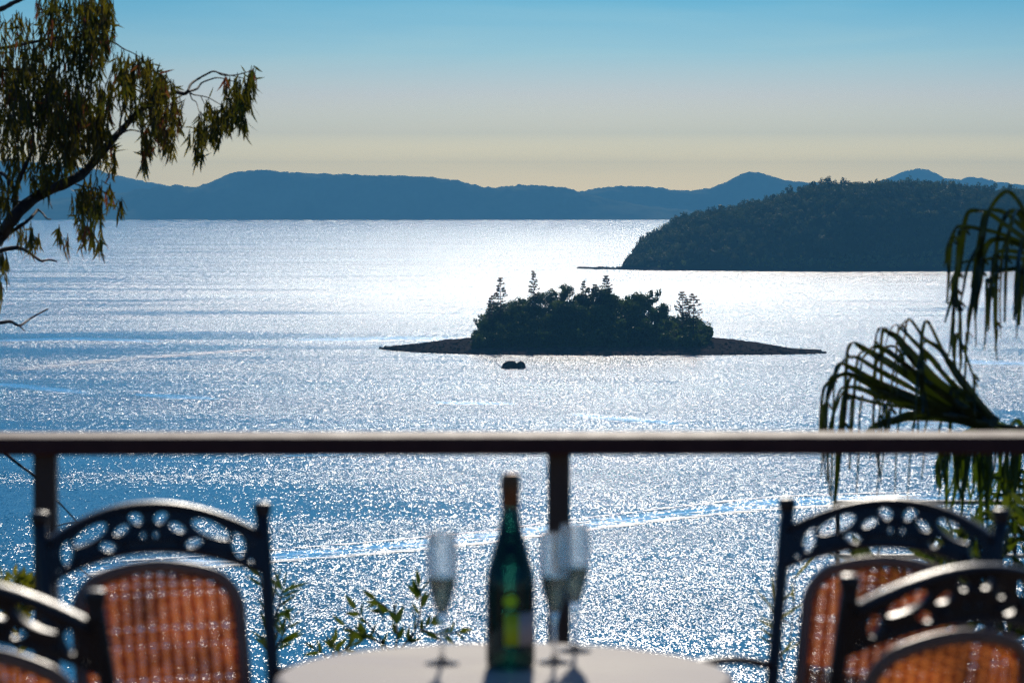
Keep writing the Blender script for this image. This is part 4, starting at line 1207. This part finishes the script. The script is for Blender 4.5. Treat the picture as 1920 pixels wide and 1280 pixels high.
def make_chair():
    t = empty('patio_chair', (0, 0, 0))
    for sg in (-1, 1):
        bb = MB()
        P = [Vector((sg * 0.175, -0.24, 0.0)), Vector((sg * 0.182, -0.17, 0.25)), Vector((sg * 0.19, back_y(0.45), 0.45)), Vector((sg * (HW + 0.004), back_y(0.7), 0.7)), Vector((sg * (HW + 0.008), back_y(0.915), 0.915))]
        bb.tube(smooth_path(P, 4), 0.0128, 8)
        p_ = bb.build('back_post', M['iron'], t, smooth=True)
        bb = MB(); c = P[-1]
        bb.lathe([(0.0122, -0.03), (0.0132, -0.02), (0.0126, -0.012), (0.0162, 0.004), (0.0170, 0.010), (0.0155, 0.015), (0.009, 0.017)], c, 12)
        bb.build('finial', M['iron'], p_, smooth=True)
        bb = MB()
        bb.tube(smooth_path([(sg * 0.20, 0.20, 0.62), (sg * 0.19, 0.19, 0.44), (sg * 0.195, 0.21, 0.2), (sg * 0.21, 0.23, 0.0)], 4), 0.0145, 8)
        bb.build('leg', M['iron'], t, smooth=True)
        bb = MB()
        bb.tube(smooth_path([(sg * (HW + 0.004), back_y(0.64), 0.635), (sg * 0.235, -0.12, 0.655), (sg * 0.262, 0.02, 0.660), (sg * 0.25, 0.14, 0.652), (sg * 0.215, 0.215, 0.628), (sg * 0.20, 0.20, 0.60)], 5), 0.013, 10, flat=(Vector((0, 0, 1)), 0.6))
        bb.build('armrest', M['iron'], t, smooth=True)
    link('filigree', filigree_mesh(), M['iron'], t)
    xs = [-HW + 2 * HW * k / 28 for k in range(29)]
    bb = MB(); bb.tube([(x, back_y(zt(x)) + bulge(x), zt(x) - 0.003) for x in xs], 0.0075, 8, flat=(Vector((0, 1, 0)), 2.4)); bb.build('top_rail', M['iron'], t, smooth=True)
    bb = MB(); bb.tube([(x, back_y(zb(x)) + bulge(x), zb(x)) for x in xs], 0.0065, 8, flat=(Vector((0, 1, 0)), 1.5)); bb.build('bottom_rail', M['iron'], t, smooth=True)
    # flower bosses between the openings
    for x, z in ((0.0, 0.900), (-0.05, 0.868), (0.05, 0.868), (-0.098, 0.872), (0.098, 0.872), (-0.14, 0.845), (0.14, 0.845)):
        bb = MB(); c = Vector((x, back_y(z) + bulge(x), z))
        bb.tube([c + Vector((0, -0.013, 0)), c + Vector((0, 0.013, 0))], [0.006, 0.006], 8); bb.build('boss', M['iron'], t, smooth=True)
    # wicker back panel
    PW = 0.147
    def pos(x, z): return Vector((x, back_y(z) + bulge(x) * 0.8 + 0.004, z))
    out = [(-PW, 0.46), (-PW, 0.60), (-PW, 0.70), (-PW, 0.745)]
    xt = [-PW + 0.0006] + [-PW + 2 * PW * k / 40 for k in range(1, 40)] + [PW - 0.0006]
    out += [(x, pzt(x)) for x in xt]
    out += [(PW, 0.745), (PW, 0.70), (PW, 0.60), (PW, 0.46)]
    bb = MB(); bb.tube([pos(x, z) for x, z in out], 0.0125, 8, flat=(Vector((0, 1, 0)), 0.8)); fr = bb.build('panel_frame', M['rattan_frame'], t, smooth=True)
    ns = 13; step = 2 * (PW - 0.014) / (ns - 1)
    def ribbon(bb, pts, across, w):
        vs = []
        for p in pts:
            a = across * (w / 2)
            vs += [p - a + Vector((0, 0.0005, 0)), p + Vector((0, -0.0007, 0)), p + a + Vector((0, 0.0005, 0))]
        fs = []
        for k in range(len(pts) - 1):
            b0 = 3 * k
            fs += [(b0, b0 + 1, b0 + 4, b0 + 3), (b0 + 1, b0 + 2, b0 + 5, b0 + 4)]
        bb.add(vs, fs)
    for k in range(ns):
        x = -(PW - 0.014) + step * k; z1 = pzt(x) - 0.010
        n = 24; bb = MB()
        ribbon(bb, [pos(x + 0.0008 * math.sin(i * 2.1 + k), 0.46 + (z1 - 0.46) * i / (n - 1)) + Vector((0, 0.0012 * (-1) ** (i + k), 0)) for i in range(n)], Vector((1, 0, 0)), 0.0130)
        bb.build('cane_strand', M['cane'], fr, smooth=True)
    bb = MB(); z = 0.47; row = 0
    rw = random.Random(4)
    while z < 0.825:
        lim = PW - 0.004
        xs2 = [x for x in np.linspace(-lim, lim, 51) if pzt(x) - 0.006 > z]
        if len(xs2) > 3:
            ribbon(bb, [pos(x, z + 0.0006 * math.sin(x * 90 + row)) + Vector((0, 0.0034 * math.cos(math.pi * (x + PW - 0.014) / step + math.pi * row), 0)) for x in xs2], Vector((0, 0.25, -1)).normalized(), 0.0062)
        z += 0.0064 + (0.0040 * rw.uniform(0.6, 1.2) if rw.random() < 0.14 else 0) + rw.uniform(0, 0.0006); row += 1
    tag(bb.build('weave', M['cane'], fr, smooth=True), kind='stuff')
    # seat
    bb = MB(); bb.lathe([(0.0, 0.446), (0.16, 0.446), (0.185, 0.442), (0.198, 0.432), (0.19, 0.42), (0.15, 0.415), (0.0, 0.415)], (0, 0.02, 0), 28); bb.build('seat', M['cane'], t, smooth=True)
    bb = MB(); bb.tube([(0.2 * math.cos(a), 0.02 + 0.2 * math.sin(a), 0.425) for a in np.linspace(0, 2 * math.pi, 33)], 0.012, 8); bb.build('seat_ring', M['iron'], t, smooth=True)
    return t
def copy_tree(o, parent=None):
    c = o.copy(); COL.objects.link(c)
    if parent: c.parent = parent
    for ch in list(o.children): copy_tree(ch, c)
    return c
chair0 = make_chair()
spots = [(-0.632, 5.31, 0.407, -0.914, 'far chair at left, its wicker back towards the rail post, beyond the table'),
         (0.678, 5.38, -0.48, -0.877, 'far chair at right, before the palm, its leaning post and armrest beside the table edge'),
         (-0.752, 4.26, 0.5, 0.866, 'near chair at the bottom left corner seen from behind, only its right half in view'),
         (0.662, 4.43, -0.5, 0.866, 'near chair at the bottom right corner seen from behind, overlapping the far right chair')]
for i, (x, y, fx_, fy_, lab) in enumerate(spots):
    o = chair0 if i == 0 else copy_tree(chair0)
    o.location = (x + 0.28 * fx_, y + 0.28 * fy_, DECK)
    o.rotation_euler = (0, 0, math.atan2(-fx_, fy_))
    tag(o, lab, 'chair', 'ornate iron and wicker patio chairs round the table')

# ------------------------------------------------------------------ table, bottle, glasses
M['table_top'] = mottled('pale_table_top', (0.22, 0.19, 0.18), (0.62, 0.555, 0.52), 3.0, 0.72, 0.06, 5, stretch=(0.6, 2.2, 1), spec=0.12)
TR, TZ = 0.367, 0.712
TY = 4.82
tab = empty('round_table', (-0.012, TY, DECK))
bb = MB(); bb.lathe([(0.0, TZ - 0.03), (TR - 0.02, TZ - 0.03), (TR - 0.004, TZ - 0.024), (TR, TZ - 0.014), (TR - 0.003, TZ - 0.005), (TR - 0.012, TZ), (0.0, TZ)], (0, 0, 0), 96)
bb.build('tabletop', M['table_top'], tab, smooth=False)
bb = MB(); bb.lathe([(0.03, TZ - 0.031), (0.03, 0.30), (0.045, 0.2), (0.03, 0.06)], (0, 0, 0), 20); bb.build('pedestal', M['iron'], tab, smooth=True)
for k in range(4):
    a = math.pi / 4 + k * math.pi / 2
    bb = MB(); bb.tube(smooth_path([(0.02 * math.cos(a), 0.02 * math.sin(a), 0.16), (0.15 * math.cos(a), 0.15 * math.sin(a), 0.1), (0.28 * math.cos(a), 0.28 * math.sin(a), 0.015)], 4), 0.014, 8); bb.build('leg', M['iron'], tab, smooth=True)
tag(tab, 'round pale table in front, carrying the bottle and three glasses', 'table')
TOP = DECK + TZ

def glass_mat(name, col, rough=0.0, ior=1.48):
    t = NT(name)
    p = t.node('ShaderNodeBsdfPrincipled', Roughness=rough, IOR=ior)
    p.inputs['Base Color'].default_value = (*col, 1)
    p.inputs['Transmission Weight'].default_value = 1.0
    t.link(p.outputs[0], t.out.inputs['Surface'])
    return t.m
def thin_clear_glass():
    m = glass_mat('clear_glass', (0.97, 0.98, 0.98), rough=0.02)
    n, l = m.node_tree.nodes, m.node_tree.links
    out = [x for x in n if x.type == 'OUTPUT_MATERIAL'][0]; p = [x for x in n if x.type == 'BSDF_PRINCIPLED'][0]
    tr = n.new('ShaderNodeBsdfTransparent'); mx = n.new('ShaderNodeMixShader'); mx.inputs[0].default_value = 0.2
    l.new(p.outputs[0], mx.inputs[1]); l.new(tr.outputs[0], mx.inputs[2]); l.new(mx.outputs[0], out.inputs['Surface'])
    return m
M['clear_glass'] = thin_clear_glass()
M['wine'] = glass_mat('pale_wine', (0.24, 0.23, 0.17), ior=1.36)
M['green_glass'] = glass_mat('dark_green_glass', (0.004, 0.040, 0.028), rough=0.05)
M['foil'] = mottled('copper_foil', (0.16, 0.07, 0.035), (0.30, 0.14, 0.06), 60, 0.4, 0.3, metallic=0.7)
M['paper'] = leafy('label_paper', (0.62, 0.50, 0.45), (0.68, 0.56, 0.50), 0.1, 40, coords='obj', tint=(1, 0.95, 0.85), gloss=0.7)
M['glow_strip_paint'] = leafy('yellow_green_glow_paint', (0.66, 0.72, 0.03), (0.74, 0.80, 0.04), 0.02, 60, coords='obj', tint=(1.2, 1.2, 0.4), gloss=0.5)  # light glowing through the green bottle, put into a yellow-green colour
M['glow_dot'] = leafy('lime_glow_paint', (0.58, 0.85, 0.02), (0.64, 0.90, 0.03), 0.02, 60, coords='obj', tint=(1.2, 1.2, 0.3), gloss=0.5)  # lime colour painted for the bright dot of light through the bottle
bx, by = (957 - 960) * 4.90 / FP, 4.90
bot = empty('wine_bottle', (bx, by, TOP))
bprof = [(0.0, 0.006), (0.020, 0.004), (0.034, 0.0), (0.0365, 0.004), (0.0375, 0.012), (0.0375, 0.125), (0.0368, 0.140), (0.0345, 0.158), (0.030, 0.178), (0.0245, 0.198), (0.0195, 0.218), (0.0160, 0.236), (0.0140, 0.252), (0.0132, 0.268), (0.0130, 0.300)]
inner = [(r - 0.003 if r > 0.004 else 0.0, z + (0.006 if z < 0.05 and r < 0.036 else 0.0)) for r, z in bprof[:-1]]
bb = MB(); bb.lathe(bprof, (0, 0, 0), 48); bb.build('body', M['green_glass'], bot, smooth=True)
bb = MB(); bb.lathe([(0.0143, 0.262), (0.0146, 0.262), (0.0142, 0.283), (0.0150, 0.286), (0.0156, 0.290), (0.0156, 0.300), (0.0146, 0.304), (0.0144, 0.310), (0.0130, 0.3145), (0.0, 0.316)], (0, 0, 0), 32); bb.build('foil_capsule', M['foil'], bot, smooth=True)
def wrap(name, m, a0, a1, z0, z1, r=0.0379, parent=bot, th=0.0003):
    bb = MB(); n = 18; vs, fs = [], []
    for k in range(n + 1):
        a = math.radians(a0 + (a1 - a0) * k / n)
        for rr_ in (r, r + th):
            for z in (z0, z1): vs.append((rr_ * math.cos(a), rr_ * math.sin(a), z))
    for k in range(n):
        b0 = 4 * k
        fs += [(b0 + 2, b0 + 6, b0 + 7, b0 + 3), (b0, b0 + 1, b0 + 5, b0 + 4), (b0 + 1, b0 + 3, b0 + 7, b0 + 5), (b0, b0 + 4, b0 + 6, b0 + 2)]
    bb.add(vs, fs)
    return bb.build(name, m, parent, smooth=True)
lab_ = wrap('label', M['paper'], -70, -6, 0.040, 0.092)
wrap('glow_strip', M['glow_strip_paint'], -104, -70.2, 0.040, 0.092, parent=lab_)  # added strip beside the label, painted as light shining through the glass
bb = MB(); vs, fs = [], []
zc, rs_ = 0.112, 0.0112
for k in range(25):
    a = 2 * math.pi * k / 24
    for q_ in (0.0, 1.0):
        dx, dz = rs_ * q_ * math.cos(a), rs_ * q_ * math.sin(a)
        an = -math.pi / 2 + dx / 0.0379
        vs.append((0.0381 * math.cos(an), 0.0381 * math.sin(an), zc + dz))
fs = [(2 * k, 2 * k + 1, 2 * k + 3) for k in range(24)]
bb.add(vs, fs); bb.build('glow_dot', M['glow_dot'], bot)  # added disc, painted as a spot of light coming through the bottle
bot.scale = (1.06, 1.06, 1.0)
tag(bot, 'dark green sparkling wine bottle with copper foil neck on the round table', 'bottle')

def flute(px, d, label, first=None):
    x = (px - 960) * d / FP
    if first is None:
        t = empty('champagne_flute', (x, d, TOP))
        outer = [(0.0, 0.0), (0.027, 0.0), (0.0285, 0.0012), (0.027, 0.0025), (0.012, 0.0055), (0.005, 0.010), (0.0037, 0.018), (0.0035, 0.060), (0.0042, 0.070), (0.0075, 0.080), (0.0140, 0.098), (0.0205, 0.122), (0.0245, 0.150), (0.0255, 0.172), (0.0245, 0.195), (0.0229, 0.2125), (0.0228, 0.2138)]
        inn = [(0.0224, 0.2138), (0.0223, 0.2125), (0.0235, 0.195), (0.0245, 0.172), (0.0235, 0.150), (0.0195, 0.123), (0.0130, 0.100), (0.0065, 0.086), (0.0, 0.083)]
        bb = MB(); bb.lathe(outer + inn, (0, 0, 0), 48); bb.build('glass', M['clear_glass'], t, smooth=True)
        liq = [(0.0, 0.0815), (0.0072, 0.0862), (0.0136, 0.1000), (0.0200, 0.1232), (0.0234, 0.143), (0.0, 0.143)]
        bb = MB(); bb.lathe(liq, (0, 0, 0), 40); bb.build('wine', M['wine'], t, smooth=False)
    else:
        t = copy_tree(first); t.location = (x, d, TOP)
    return tag(t, label, 'glass', 'champagne flutes on the table')
f1 = flute(828, 4.93, 'champagne flute standing alone to the left of the bottle')
flute(1040, 4.94, 'nearer champagne flute of the two close together right of the bottle', f1)
flute(1078, 5.07, 'farther champagne flute, half behind the other one, right of the bottle', f1)
